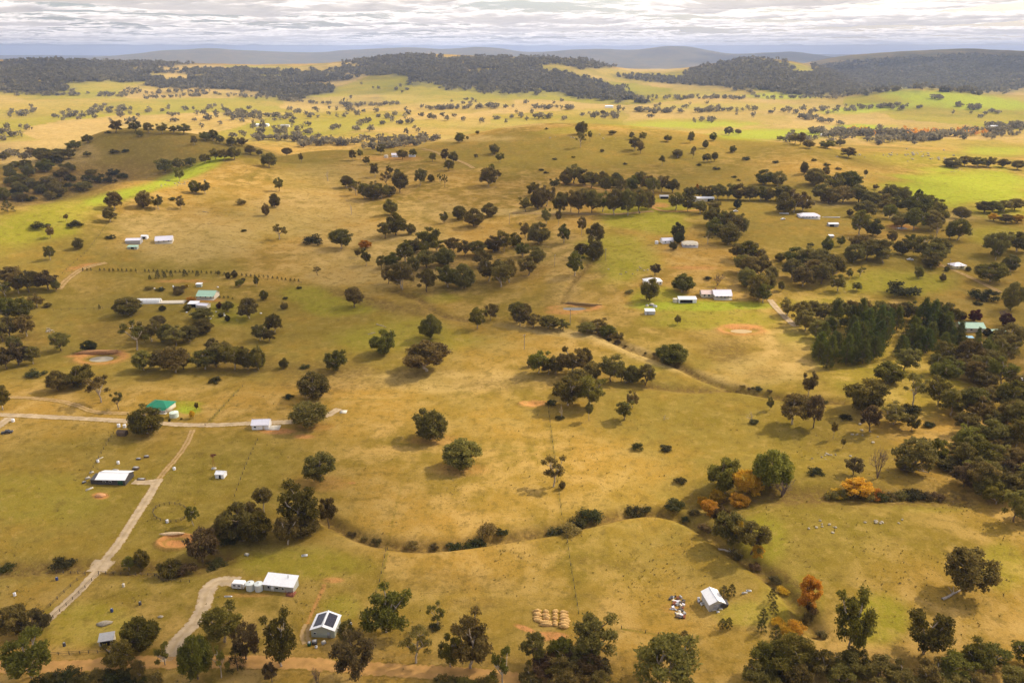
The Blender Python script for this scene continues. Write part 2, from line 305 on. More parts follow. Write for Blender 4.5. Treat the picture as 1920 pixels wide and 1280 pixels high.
def leafmat(name, c1, c2, c3):
    """c1-c2 by clump tint, towards c3 by whole plant"""
    m = bpy.data.materials.new(name); m.use_nodes = True; n = m.node_tree; b = n.nodes['Principled BSDF']
    at = n.nodes.new('ShaderNodeAttribute'); at.attribute_name = 'tint'
    mx = n.nodes.new('ShaderNodeMix'); mx.data_type = 'RGBA'; mx.inputs[6].default_value = (*c1, 1); mx.inputs[7].default_value = (*c2, 1)
    n.links.new(at.outputs['Fac'], mx.inputs[0])
    oi = n.nodes.new('ShaderNodeObjectInfo'); mr = n.nodes.new('ShaderNodeMapRange'); mr.inputs['To Max'].default_value = .8
    n.links.new(oi.outputs['Random'], mr.inputs['Value'])
    m2 = n.nodes.new('ShaderNodeMix'); m2.data_type = 'RGBA'; m2.inputs[7].default_value = (*c3, 1)
    n.links.new(mr.outputs[0], m2.inputs[0]); n.links.new(mx.outputs[2], m2.inputs[6])
    fr = n.nodes.new('ShaderNodeMath'); fr.operation = 'MULTIPLY'; fr.inputs[1].default_value = 13.7; n.links.new(oi.outputs['Random'], fr.inputs[0])
    f2 = n.nodes.new('ShaderNodeMath'); f2.operation = 'FRACT'; n.links.new(fr.outputs[0], f2.inputs[0])
    vr = n.nodes.new('ShaderNodeMapRange'); vr.inputs['To Min'].default_value = .58; vr.inputs['To Max'].default_value = 1.02; n.links.new(f2.outputs[0], vr.inputs['Value'])
    hs = n.nodes.new('ShaderNodeHueSaturation'); n.links.new(vr.outputs[0], hs.inputs['Value']); n.links.new(m2.outputs[2], hs.inputs['Color'])
    hr = n.nodes.new('ShaderNodeMapRange'); hr.inputs['To Min'].default_value = .485; hr.inputs['To Max'].default_value = .53; n.links.new(oi.outputs['Random'], hr.inputs['Value']); n.links.new(hr.outputs[0], hs.inputs['Hue'])
    n.links.new(hs.outputs[0], b.inputs['Base Color'])
    b.inputs['Roughness'].default_value = .6; b.inputs['Specular IOR Level'].default_value = .08
    tr = n.nodes.new('ShaderNodeBsdfTranslucent'); ms = n.nodes.new('ShaderNodeMixShader'); ms.inputs[0].default_value = .42
    n.links.new(hs.outputs[0], tr.inputs['Color']); n.links.new(b.outputs[0], ms.inputs[1]); n.links.new(tr.outputs[0], ms.inputs[2])
    n.links.new(ms.outputs[0], n.nodes['Material Output'].inputs['Surface'])
    return m
def ground_material():
    m = bpy.data.materials.new('pasture'); m.use_nodes = True; n = m.node_tree; b = n.nodes['Principled BSDF']
    b.inputs['Roughness'].default_value = 1.0; b.inputs['Specular IOR Level'].default_value = .0
    tc = n.nodes.new('ShaderNodeTexCoord')
    def noise(scale, det=4, rough=.55):
        z = n.nodes.new('ShaderNodeTexNoise'); z.inputs['Scale'].default_value = scale; z.inputs['Detail'].default_value = det; z.inputs['Roughness'].default_value = rough
        n.links.new(tc.outputs['Object'], z.inputs['Vector']); return z.outputs['Fac']
    def rng(v, a, c, lo=0., hi=1.):
        q = n.nodes.new('ShaderNodeMapRange'); q.inputs['From Min'].default_value = a; q.inputs['From Max'].default_value = c
        q.inputs['To Min'].default_value = lo; q.inputs['To Max'].default_value = hi
        n.links.new(v, q.inputs['Value']); return q.outputs[0]
    def mix(f, a, c):
        q = n.nodes.new('ShaderNodeMix'); q.data_type = 'RGBA'
        if isinstance(f, float): q.inputs[0].default_value = f
        else: n.links.new(f, q.inputs[0])
        for s, v in ((6, a), (7, c)):
            if isinstance(v, tuple): q.inputs[s].default_value = (*v, 1)
            else: n.links.new(v, q.inputs[s])
        return q.outputs[2]
    def mul(a, c):
        q = n.nodes.new('ShaderNodeMath'); q.operation = 'MULTIPLY'; q.use_clamp = True
        for i, v in enumerate((a, c)):
            if isinstance(v, float): q.inputs[i].default_value = v
            else: n.links.new(v, q.inputs[i])
        return q.outputs[0]
    def attr(k):
        q = n.nodes.new('ShaderNodeAttribute'); q.attribute_name = k; return q.outputs['Fac']
    n1 = noise(.012, 5); n2 = noise(.07, 6, .6); n3 = noise(.45, 5, .65); n4 = noise(1.6, 3, .7)
    c = mix(rng(n1, .40, .60), (.36, .208, .040), (.205, .138, .021))
    c = mix(rng(n2, .45, .62), c, (.43, .268, .075))
    c = mix(mul(attr('olive'), rng(n2, .3, .6, .4, 1.)), c, (.15, .122, .013))
    c = mix(mul(attr('straw'), rng(n2, .3, .6, .5, 1.)), c, (.47, .325, .115))
    c = mix(mul(attr('lush'), rng(n3, .3, .6, .6, 1.)), c, (.25, .245, .016))
    c = mix(mul(attr('crop'), rng(n2, .3, .6, .6, 1.)), c, (.30, .345, .026))
    c = mix(mul(attr('weed'), rng(n3, .38, .56, .25, 1.)), c, (.145, .088, .026))
    c = mix(mul(attr('earth'), rng(n3, .25, .5, .55, 1.)), c, (.50, .225, .075))
    c = mix(attr('wood'), c, (.048, .056, .048))  # canopy colour, pushed bluer to paint some distance haze into the far ranges
    # tussocks and fine tufts
    n5 = noise(.19, 5, .62)
    c = mix(mul(rng(n5, .53, .66), .55), c, (.14, .095, .018))
    c = mix(mul(rng(n5, .45, .34), .40), c, (.36, .245, .07))
    c = mix(mul(rng(n3, .54, .66), .45), c, (.115, .082, .016))
    c = mix(mul(rng(n4, .54, .68), .36), c, (.10, .075, .015))
    c = mix(mul(rng(n4, .44, .32), .35), c, (.42, .30, .10))
    n.links.new(c, b.inputs['Base Color'])
    bp = n.nodes.new('ShaderNodeBump'); bp.inputs['Strength'].default_value = .5; bp.inputs['Distance'].default_value = .35
    n.links.new(n4, bp.inputs['Height']); n.links.new(bp.outputs[0], b.inputs['Normal'])
    return m
# ------------------------------------------------------------------ mesh helpers
def link(name, me, parent=None, m=None):
    o = bpy.data.objects.new(name, me); COL.objects.link(o)
    if parent is not None: o.parent = parent
    if m is not None: me.materials.append(m)
    return o
def tag(o, label=None, cat=None, group=None, kind=None):
    if label: o['label'] = label
    if cat: o['category'] = cat
    if group: o['group'] = group
    if kind: o['kind'] = kind
    return o
def npmesh(name, V, Fq, smooth_=False):
    """V (n,3), Fq (m,k) faces of one size"""
    V = np.asarray(V, np.float32); Fq = np.asarray(Fq, np.int32); k = Fq.shape[1]
    me = bpy.data.meshes.new(name); me.vertices.add(len(V)); me.vertices.foreach_set('co', V.ravel())
    me.loops.add(Fq.size); me.loops.foreach_set('vertex_index', Fq.ravel())
    me.polygons.add(len(Fq)); me.polygons.foreach_set('loop_start', np.arange(0, Fq.size, k, dtype=np.int32))
    try: me.polygons.foreach_set('loop_total', np.full(len(Fq), k, np.int32))
    except Exception: pass
    if smooth_: me.polygons.foreach_set('use_smooth', np.ones(len(Fq), bool))
    me.update(calc_edges=True); return me
def empty(name, loc, rz=0):
    o = bpy.data.objects.new(name, None); COL.objects.link(o); o.location = loc; o.rotation_euler = (0, 0, rz); o.empty_display_size = .1; return o

# ground sheet
idx = np.arange(NA * NR).reshape(NA, NR)
q = np.stack([idx[:-1, :-1], idx[:-1, 1:], idx[1:, 1:], idx[1:, :-1]], -1).reshape(-1, 4)[:, ::-1]
me = npmesh('ground', np.stack([X, Y, Z], -1).reshape(-1, 3), q, True)
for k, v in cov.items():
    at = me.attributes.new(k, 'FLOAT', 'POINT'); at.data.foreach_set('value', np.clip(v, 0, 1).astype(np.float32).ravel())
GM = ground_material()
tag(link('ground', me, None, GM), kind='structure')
# ------------------------------------------------------------------ clouds (a broken sheet of cloud, real altitude) and haze
def cloud_material():
    m = bpy.data.materials.new('cloud'); m.use_nodes = True; n = m.node_tree; n.nodes.clear()
    out = n.nodes.new('ShaderNodeOutputMaterial'); tc = n.nodes.new('ShaderNodeTexCoord')
    a = n.nodes.new('ShaderNodeTexNoise'); a.inputs['Scale'].default_value = 1 / 900; a.inputs['Detail'].default_value = 5; a.inputs['Roughness'].default_value = .6
    n.links.new(tc.outputs['Object'], a.inputs['Vector'])
    at = n.nodes.new('ShaderNodeAttribute'); at.attribute_name = 'dens'
    ad = n.nodes.new('ShaderNodeMath'); ad.operation = 'MULTIPLY_ADD'; ad.inputs[1].default_value = .7
    sb = n.nodes.new('ShaderNodeMath'); sb.operation = 'SUBTRACT'; sb.inputs[1].default_value = .5
    n.links.new(a.outputs['Fac'], sb.inputs[0]); n.links.new(sb.outputs[0], ad.inputs[0]); n.links.new(at.outputs['Fac'], ad.inputs[2])
    def mr(lo, hi, a_, b_):
        q_ = n.nodes.new('ShaderNodeMapRange'); q_.interpolation_type = 'SMOOTHSTEP'
        for k, v in (('From Min', lo), ('From Max', hi), ('To Min', a_), ('To Max', b_)): q_.inputs[k].default_value = v
        n.links.new(ad.outputs[0], q_.inputs['Value']); return q_.outputs[0]
    al = mr(.40, .56, .06, .93); th = mr(.42, .74, .88, .38)
    vm = n.nodes.new('ShaderNodeVectorMath'); vm.operation = 'SCALE'; vm.inputs[0].default_value = (1, .95, .90); n.links.new(th, vm.inputs['Scale'])
    tl = n.nodes.new('ShaderNodeBsdfTranslucent'); n.links.new(vm.outputs[0], tl.inputs['Color'])
    tp = n.nodes.new('ShaderNodeBsdfTransparent'); mx = n.nodes.new('ShaderNodeMixShader')
    n.links.new(al, mx.inputs[0]); n.links.new(tp.outputs[0], mx.inputs[1]); n.links.new(tl.outputs[0], mx.inputs[2])
    n.links.new(mx.outputs[0], out.inputs['Surface']); return m
ca = np.radians(np.concatenate([np.linspace(-180, -46, 60, endpoint=False), np.linspace(-46, 46, 300), np.linspace(46, 180, 61)[1:]]))
cr = [0.1]
while cr[-1] < 150000: cr.append(cr[-1] + max(130, .011 * cr[-1]))
cr = np.array(cr); CA, CR = np.meshgrid(ca, cr, indexing='ij'); CX = CR * np.sin(CA); CY = CR * np.cos(CA)
CS = 124
dn = .5 + .55 * fbm(CX / 3400, CY / 3400, 6, CS, .56) + .18 * fbm(CX / 11000, CY / 11000, 2, CS + 9)
CZ = -260 * sstep(.35, .9, dn)
ci = np.arange(CA.size).reshape(CA.shape)
me = npmesh('clouds', np.stack([CX, CY, CZ], -1).reshape(-1, 3), np.stack([ci[:-1, :-1], ci[:-1, 1:], ci[1:, 1:], ci[1:, :-1]], -1).reshape(-1, 4), True)
at = me.attributes.new('dens', 'FLOAT', 'POINT'); at.data.foreach_set('value', dn.astype(np.float32).ravel())
cl = link('clouds', me, None, cloud_material()); cl.location = (0, 0, 1700); tag(cl, 'broken white and grey cloud layer over the hills', 'cloud', kind='stuff')
hb = 48000
hv = [(x, y, z) for z in (-60, 560) for y in (-hb, hb) for x in (-hb, hb)]
me = npmesh('haze', hv, [(0, 2, 3, 1), (4, 5, 7, 6), (0, 1, 5, 4), (2, 6, 7, 3), (0, 4, 6, 2), (1, 3, 7, 5)])
hm = bpy.data.materials.new('haze'); hm.use_nodes = True; n = hm.node_tree; n.nodes.remove(n.nodes['Principled BSDF'])
pv = n.nodes.new('ShaderNodeVolumePrincipled'); pv.inputs['Color'].default_value = (.54, .67, 1.0, 1); pv.inputs['Density'].default_value = 4.4e-5; pv.inputs['Anisotropy'].default_value = 0.0
n.links.new(pv.outputs[0], n.nodes['Material Output'].inputs['Volume'])
tag(link('haze', me, None, hm), 'pale blue haze over the far hills', 'haze', kind='stuff')

# ------------------------------------------------------------------ plants: prototypes of unit width and height
LEAF = {
 'gum': leafmat('gum_leaves', (.13, .098, .024), (.38, .285, .072), (.25, .185, .048)),
 'green': leafmat('green_leaves', (.115, .10, .018), (.34, .27, .045), (.22, .18, .032)),
 'dark': leafmat('dark_leaves', (.05, .048, .014), (.13, .115, .03), (.08, .075, .02)),
 'pine': leafmat('pine_needles', (.07, .08, .013), (.21, .205, .03), (.13, .135, .02)),
 'autumn': leafmat('autumn_leaves', (.62, .27, .02), (.80, .44, .05), (.72, .36, .035)),
 'russet': leafmat('russet_leaves', (.11, .068, .026), (.23, .15, .06), (.16, .105, .04)),
 'plum': leafmat('plum_leaves', (.10, .028, .024), (.18, .06, .05), (.12, .04, .035)),
}
BARK = mat('bark', (.17, .12, .075), var=.35, vscale=6)
PALEBARK = mat('pale_bark', (.42, .34, .25), var=.3, vscale=6)
def tubes(segs, n=5):
    V = []; Fc = []
    for p0, p1, r0, r1 in segs:
        p0 = np.array(p0, float); p1 = np.array(p1, float); d = p1 - p0; L_ = np.linalg.norm(d)
        if L_ < 1e-6: continue
        d /= L_; u = np.cross(d, (.3, .9, .2)); u /= np.linalg.norm(u); v = np.cross(d, u); b = len(V)
        for k in range(n):
            a = 2 * math.pi * k / n; o = u * math.cos(a) + v * math.sin(a); V.append(p0 + o * r0); V.append(p1 + o * r1)
        for k in range(n): j = (k + 1) % n; Fc.append((b + 2 * k, b + 2 * j, b + 2 * j + 1, b + 2 * k + 1))
    return np.array(V), np.array(Fc)
def leaf_cards(C, rad, per, size, rng, flat=.75, shell=.5, aspect=.5):
    """leaf-sized quads spread through clumps centred at C"""
    P = []; T = []
    for c, r in zip(C, rad):
        k = int(per * (r / np.mean(rad)) ** 2); d = rng.normal(size=(k, 3)); d /= np.linalg.norm(d, axis=1)[:, None]
        rr = rng.random(k) ** shell; lump = 1 + .25 * np.sin(d[:, 0] * 5 + c[0] * 40) * np.sin(d[:, 1] * 5 + c[1] * 40)
        p = c + d * (rr * r * lump)[:, None] * (1, 1, flat); P.append(p); T.append(np.clip(rng.normal(rng.random() * .7 + .15, .22, k), 0, 1))
    P = np.concatenate(P); T = np.concatenate(T); k = len(P)
    u = rng.normal(size=(k, 3)); u /= np.linalg.norm(u, axis=1)[:, None]; v = np.cross(u, rng.normal(size=(k, 3))); v /= np.linalg.norm(v, axis=1)[:, None]
    s = size * (.6 + .8 * rng.random(k))[:, None]; u = u * s; v = v * s * aspect
    V = np.stack([P - u, P - v * .9 + u * .1, P + u, P + v], 1).reshape(-1, 3)
    return V, np.arange(4 * k).reshape(-1, 4), np.repeat(T, 4)
def crown_mesh(name, data, m):
    V, Fc, T = data; me = npmesh(name, V, Fc); a = me.attributes.new('tint', 'FLOAT', 'POINT'); a.data.foreach_set('value', T.astype(np.float32)); me.materials.append(m); return me
def trunk_mesh(name, segs, m, n=5):
    V, Fc = tubes(segs, n); me = npmesh(name, V, Fc, True); me.materials.append(m); return me
def limb(segs, p, q, r0, r1, rng, k=3, wob_=.06):
    pts = [np.array(p)]; L_ = np.linalg.norm(np.array(q) - p)
    for i in range(1, k): pts.append(np.array(p) + (np.array(q) - p) * i / k + rng.normal(size=3) * wob_ * L_ * (1, 1, .5))
    pts.append(np.array(q))
    for i in range(k): segs.append((pts[i], pts[i + 1], r0 + (r1 - r0) * i / k, r0 + (r1 - r0) * (i + 1) / k))
    return pts
def gum(seed, style):
    rng = np.random.default_rng(seed); segs = []; C = []; rad = []
    fork = {'open': .22, 'broad': .16, 'tall': .36, 'dense': .10, 'sparse': .3}[style]
    nl = {'open': 5, 'broad': 7, 'tall': 5, 'dense': 8, 'sparse': 4}[style]
    b = np.array([rng.normal() * .03, rng.normal() * .03, fork]); limb(segs, np.zeros(3), b, .032, .022, rng)
    for i in range(nl):
        a = 2 * math.pi * (i + rng.random() * .7) / nl
        rr = (.30 + .12 * rng.random()) * (1 if style != 'tall' else .7); zz = {'open': .72, 'broad': .6, 'tall': .75, 'dense': .5, 'sparse': .75}[style] + rng.normal() * .1
        e = np.array([math.cos(a) * rr, math.sin(a) * rr, min(.9, zz)])
        if i == nl - 1: e = np.array([rng.normal() * .08, rng.normal() * .08, .88])
        mid = limb(segs, b, e, .022, .009, rng)
        ns = 3 if style != 'sparse' else 2
        C.append(e); rad.append(.10 + .05 * rng.random())
        for s in range(ns):
            st = mid[1 + s % 2]; d = rng.normal(size=3); d[2] = abs(d[2]) * .6 + .15; d /= np.linalg.norm(d)
            f = st + d * (.18 + .1 * rng.random()); f[2] = np.clip(f[2], fork + .05, .92); h_ = np.hypot(f[0], f[1])
            if h_ > .42: f[:2] *= .42 / h_
            limb(segs, st, f, .012, .005, rng, 2); C.append(f); rad.append(.075 + .055 * rng.random())
    extra = {'open': 6, 'broad': 14, 'tall': 6, 'dense': 34, 'sparse': 0}[style]
    for _ in range(extra):
        d = rng.normal(size=3); d /= np.linalg.norm(d); d[2] = abs(d[2]) if style != 'dense' else d[2]
        z0 = .5 if style != 'dense' else .45; C.append(np.array([d[0] * .37, d[1] * .37, z0 + d[2] * (.38 if d[2] > 0 else .30)])); rad.append(.11 + .05 * rng.random())
    for _ in range({'open': 12, 'broad': 15, 'tall': 8, 'dense': 6, 'sparse': 2}[style]):
        a = rng.random() * 6.28; rr = .16 + .22 * rng.random(); C.append(np.array([math.cos(a) * rr, math.sin(a) * rr, fork + .08 + (.55 - fork) * rng.random()])); rad.append(.10 + .05 * rng.random())
    C = np.array(C); rad = np.array(rad); C[:, :2] *= .37 / max(.3, np.percentile(np.hypot(C[:, 0], C[:, 1]), 90))
    per = {'open': 150, 'broad': 140, 'tall': 160, 'dense': 140, 'sparse': 130}[style]
    return segs, leaf_cards(C, rad, per, .03, rng, .72, .45)
PROTO = {}
def proto(key, segs, crown, bark, leaf, crown_name='crown'):
    PROTO[key] = (trunk_mesh(key + '_trunk', segs, bark) if segs else None, crown_mesh(key + '_crown', crown, LEAF[leaf]) if crown else None)
sd_ = 100
for st, nvar in (('open', 9), ('broad', 7), ('tall', 4), ('dense', 6), ('sparse', 4)):
    for k in range(nvar):
        sd_ += 1; s_, c_ = gum(sd_, st); lf = 'gum' if k % 3 != 2 else 'green'
        proto(f'{st}{k}', s_, c_, PALEBARK if k % 3 != 1 else BARK, lf)
for k in range(2):
    s_, c_ = gum(150 + k, 'dense'); proto(f'green{k}', s_, c_, BARK, 'green')
    s_, c_ = gum(160 + k, 'dense'); proto(f'dark{k}', s_, c_, BARK, 'dark')
    s_, c_ = gum(170 + k, 'broad'); proto(f'autumn{k}', s_, c_, BARK, 'autumn')
    s_, c_ = gum(180 + k, 'dense'); proto(f'plum{k}', s_, c_, BARK, 'plum')
    s_, c_ = gum(190 + k, 'open'); proto(f'russet{k}', s_, c_, BARK, 'russet')
def pine(seed, cyp):
    rng = np.random.default_rng(seed); C = []; rad = []; segs = [((0, 0, 0), (0, 0, .95), .03, .006)]
    n_ = 46 if not cyp else 30
    for i in range(n_):
        z = .12 + .82 * (i / n_) ** (.9 if cyp else 1); prof = (1 - z) ** .75 if not cyp else math.sin(min(1, (1 - z) * 1.25) * math.pi / 2)
        rr = .42 * prof * (.6 + .5 * rng.random()); a = i * 2.399
        C.append((math.cos(a) * rr, math.sin(a) * rr, z)); rad.append(.09 + .06 * prof)
        segs.append(((0, 0, z - .03), (math.cos(a) * rr, math.sin(a) * rr, z), .008, .003))
    return segs, leaf_cards(np.array(C), np.array(rad), 110, .026, rng, .6, .5, .3)
for k in range(3):
    s_, c_ = pine(210 + k, False); proto(f'pine{k}', s_, c_, BARK, 'pine')
    s_, c_ = pine(220 + k, True); proto(f'cypress{k}', s_, c_, BARK, 'dark')
def bare(seed, depth, nb, dead):
    rng = np.random.default_rng(seed); segs = []
    def grow(p, d, l, r, lev):
        q_ = p + d * l; limb(segs, p, q_, r, r * .6, rng, 2, .08)
        if lev == 0: return
        for _ in range(nb if lev > 1 else nb + 1):
            e = d + rng.normal(size=3) * .55; e[2] = max(e[2], .05); e /= np.linalg.norm(e); grow(p + d * l * (.55 + .45 * rng.random()), e, l * (.55 + .25 * rng.random()), r * .55, lev - 1)
    for _ in range(3 if dead else 5):
        d = rng.normal(size=3) * .4; d[2] = 1; d /= np.linalg.norm(d); grow(np.zeros(3), d, .34, .022, depth)
    P = np.array([s for s in segs], dtype=object); mz = max(s[1][2] for s in segs); mr = max(max(abs(s[1][0]), abs(s[1][1])) for s in segs)
    return [(np.array(a) * (.5 / mr, .5 / mr, 1 / mz), np.array(b) * (.5 / mr, .5 / mr, 1 / mz), r0, r1) for a, b, r0, r1 in segs]
GREYBARK = mat('grey_twigs', (.20, .14, .105), var=.3, vscale=5)
for k in range(2):
    PROTO[f'bare{k}'] = (trunk_mesh('bare_trunk', bare(300 + k, 4, 3, False), GREYBARK, 3), None)
    PROTO[f'dead{k}'] = (trunk_mesh('dead_trunk', bare(310 + k, 2, 2, True), PALEBARK, 5), None)
def shrubp(seed, n_=16):
    rng = np.random.default_rng(seed); C = []; rad = []
    for _ in range(n_):
        a = rng.random() * 6.28; rr = .36 * rng.random() ** .6; C.append((math.cos(a) * rr, math.sin(a) * rr, .15 + .5 * (1 - (rr / .42) ** 2) * rng.random())); rad.append(.13 + .07 * rng.random())
    return leaf_cards(np.array(C), np.array(rad), 90, .04, rng, .9, .45)
for k in range(3):
    PROTO[f'shrub{k}'] = (None, crown_mesh('shrub_foliage', shrubp(400 + k), LEAF['dark'])); PROTO[f'olive_shrub{k}'] = (None, crown_mesh('shrub_foliage', shrubp(410 + k), LEAF['gum']))
PROTO['orange_shrub0'] = (None, crown_mesh('shrub_foliage', shrubp(420), LEAF['autumn'])); PROTO['brown_shrub0'] = (None, crown_mesh('shrub_foliage', shrubp(421), LEAF['russet']))
KINDS = {  # key -> (protos, object name, words for the label, height/width)
 'g': ([f'open{i}' for i in range(9)], 'gum_tree', 'olive gum tree', .85),
 'b': ([f'broad{i}' for i in range(7)], 'spreading_gum', 'spreading olive gum tree', .72),
 't': ([f'tall{i}' for i in range(4)], 'tall_gum', 'tall narrow gum tree', 1.3),
 'd': ([f'dense{i}' for i in range(6)], 'round_gum', 'dense round-crowned gum tree', .72),
 's': ([f'sparse{i}' for i in range(4)], 'thin_gum', 'thin open-crowned gum tree', .95),
 'G': (['green0', 'green1'], 'broadleaf_tree', 'dark green broad-crowned tree', .75),
 'D': (['dark0', 'dark1'], 'evergreen_tree', 'almost black evergreen tree', .9),
 'p': (['pine0', 'pine1', 'pine2'], 'pine_tree', 'dark green pine tree', 1.35),
 'c': (['cypress0', 'cypress1', 'cypress2'], 'conifer', 'small dark conifer', 1.35),
 'o': (['autumn0', 'autumn1'], 'autumn_tree', 'orange autumn tree', .75),
 'P': (['plum0', 'plum1'], 'plum_tree', 'dull crimson-leaved tree', .85),
 'r': (['russet0', 'russet1'], 'russet_tree', 'brownish half-bare tree', .8),
 'B': (['bare0', 'bare1'], 'leafless_tree', 'leafless grey-brown tree', .9),
 'x': (['dead0', 'dead1'], 'dead_tree', 'pale dead tree', 1.1),
 'h': (['shrub0', 'shrub1', 'shrub2'], 'dark_shrub', 'low dark shrub', .45),
 'H': (['olive_shrub0', 'olive_shrub1', 'olive_shrub2'], 'olive_shrub', 'low olive shrub', .5),
 'O': (['orange_shrub0'], 'orange_shrub', 'low orange-leaved shrub', .6),
 'w': (['brown_shrub0'], 'brown_shrub', 'low brown shrub', .55),
}
PLANTS = []      # records: kind, photo x, y, object, wood label
def plant(kind, px, py, wpx, hpx=None, wood=None):
    p = hit(px, py)
    if p is None or p.length > 9000: return
    protos, name, words_, ratio = KINDS[kind]
    s = ppm(p); W = wpx / s
    dep = math.atan2(H - p.z, math.hypot(p.x, p.y))
    if hpx: Hh = max(.45 * W, (hpx - .30 * wpx * math.sin(dep)) / (s * math.cos(dep)))
    else: Hh = W * ratio
    Hh *= .94 + .12 * random.random()
    pr = random.choice(protos); tm, cm = PROTO[pr]
    if cm is not None and tm is None: o = link(name, cm); o.location = p - Vector((0, 0, .1))
    else:
        o = empty(name, p - Vector((0, 0, .15)))
        if cm: link('crown', cm, o)
        link('trunk', tm, o)
    o.scale = (W, W * (.9 + .2 * random.random()), Hh * 1.17); o.rotation_euler = (0, 0, random.random() * 6.283)
    PLANTS.append([kind, px, py, o, wood, W, Hh]); return o
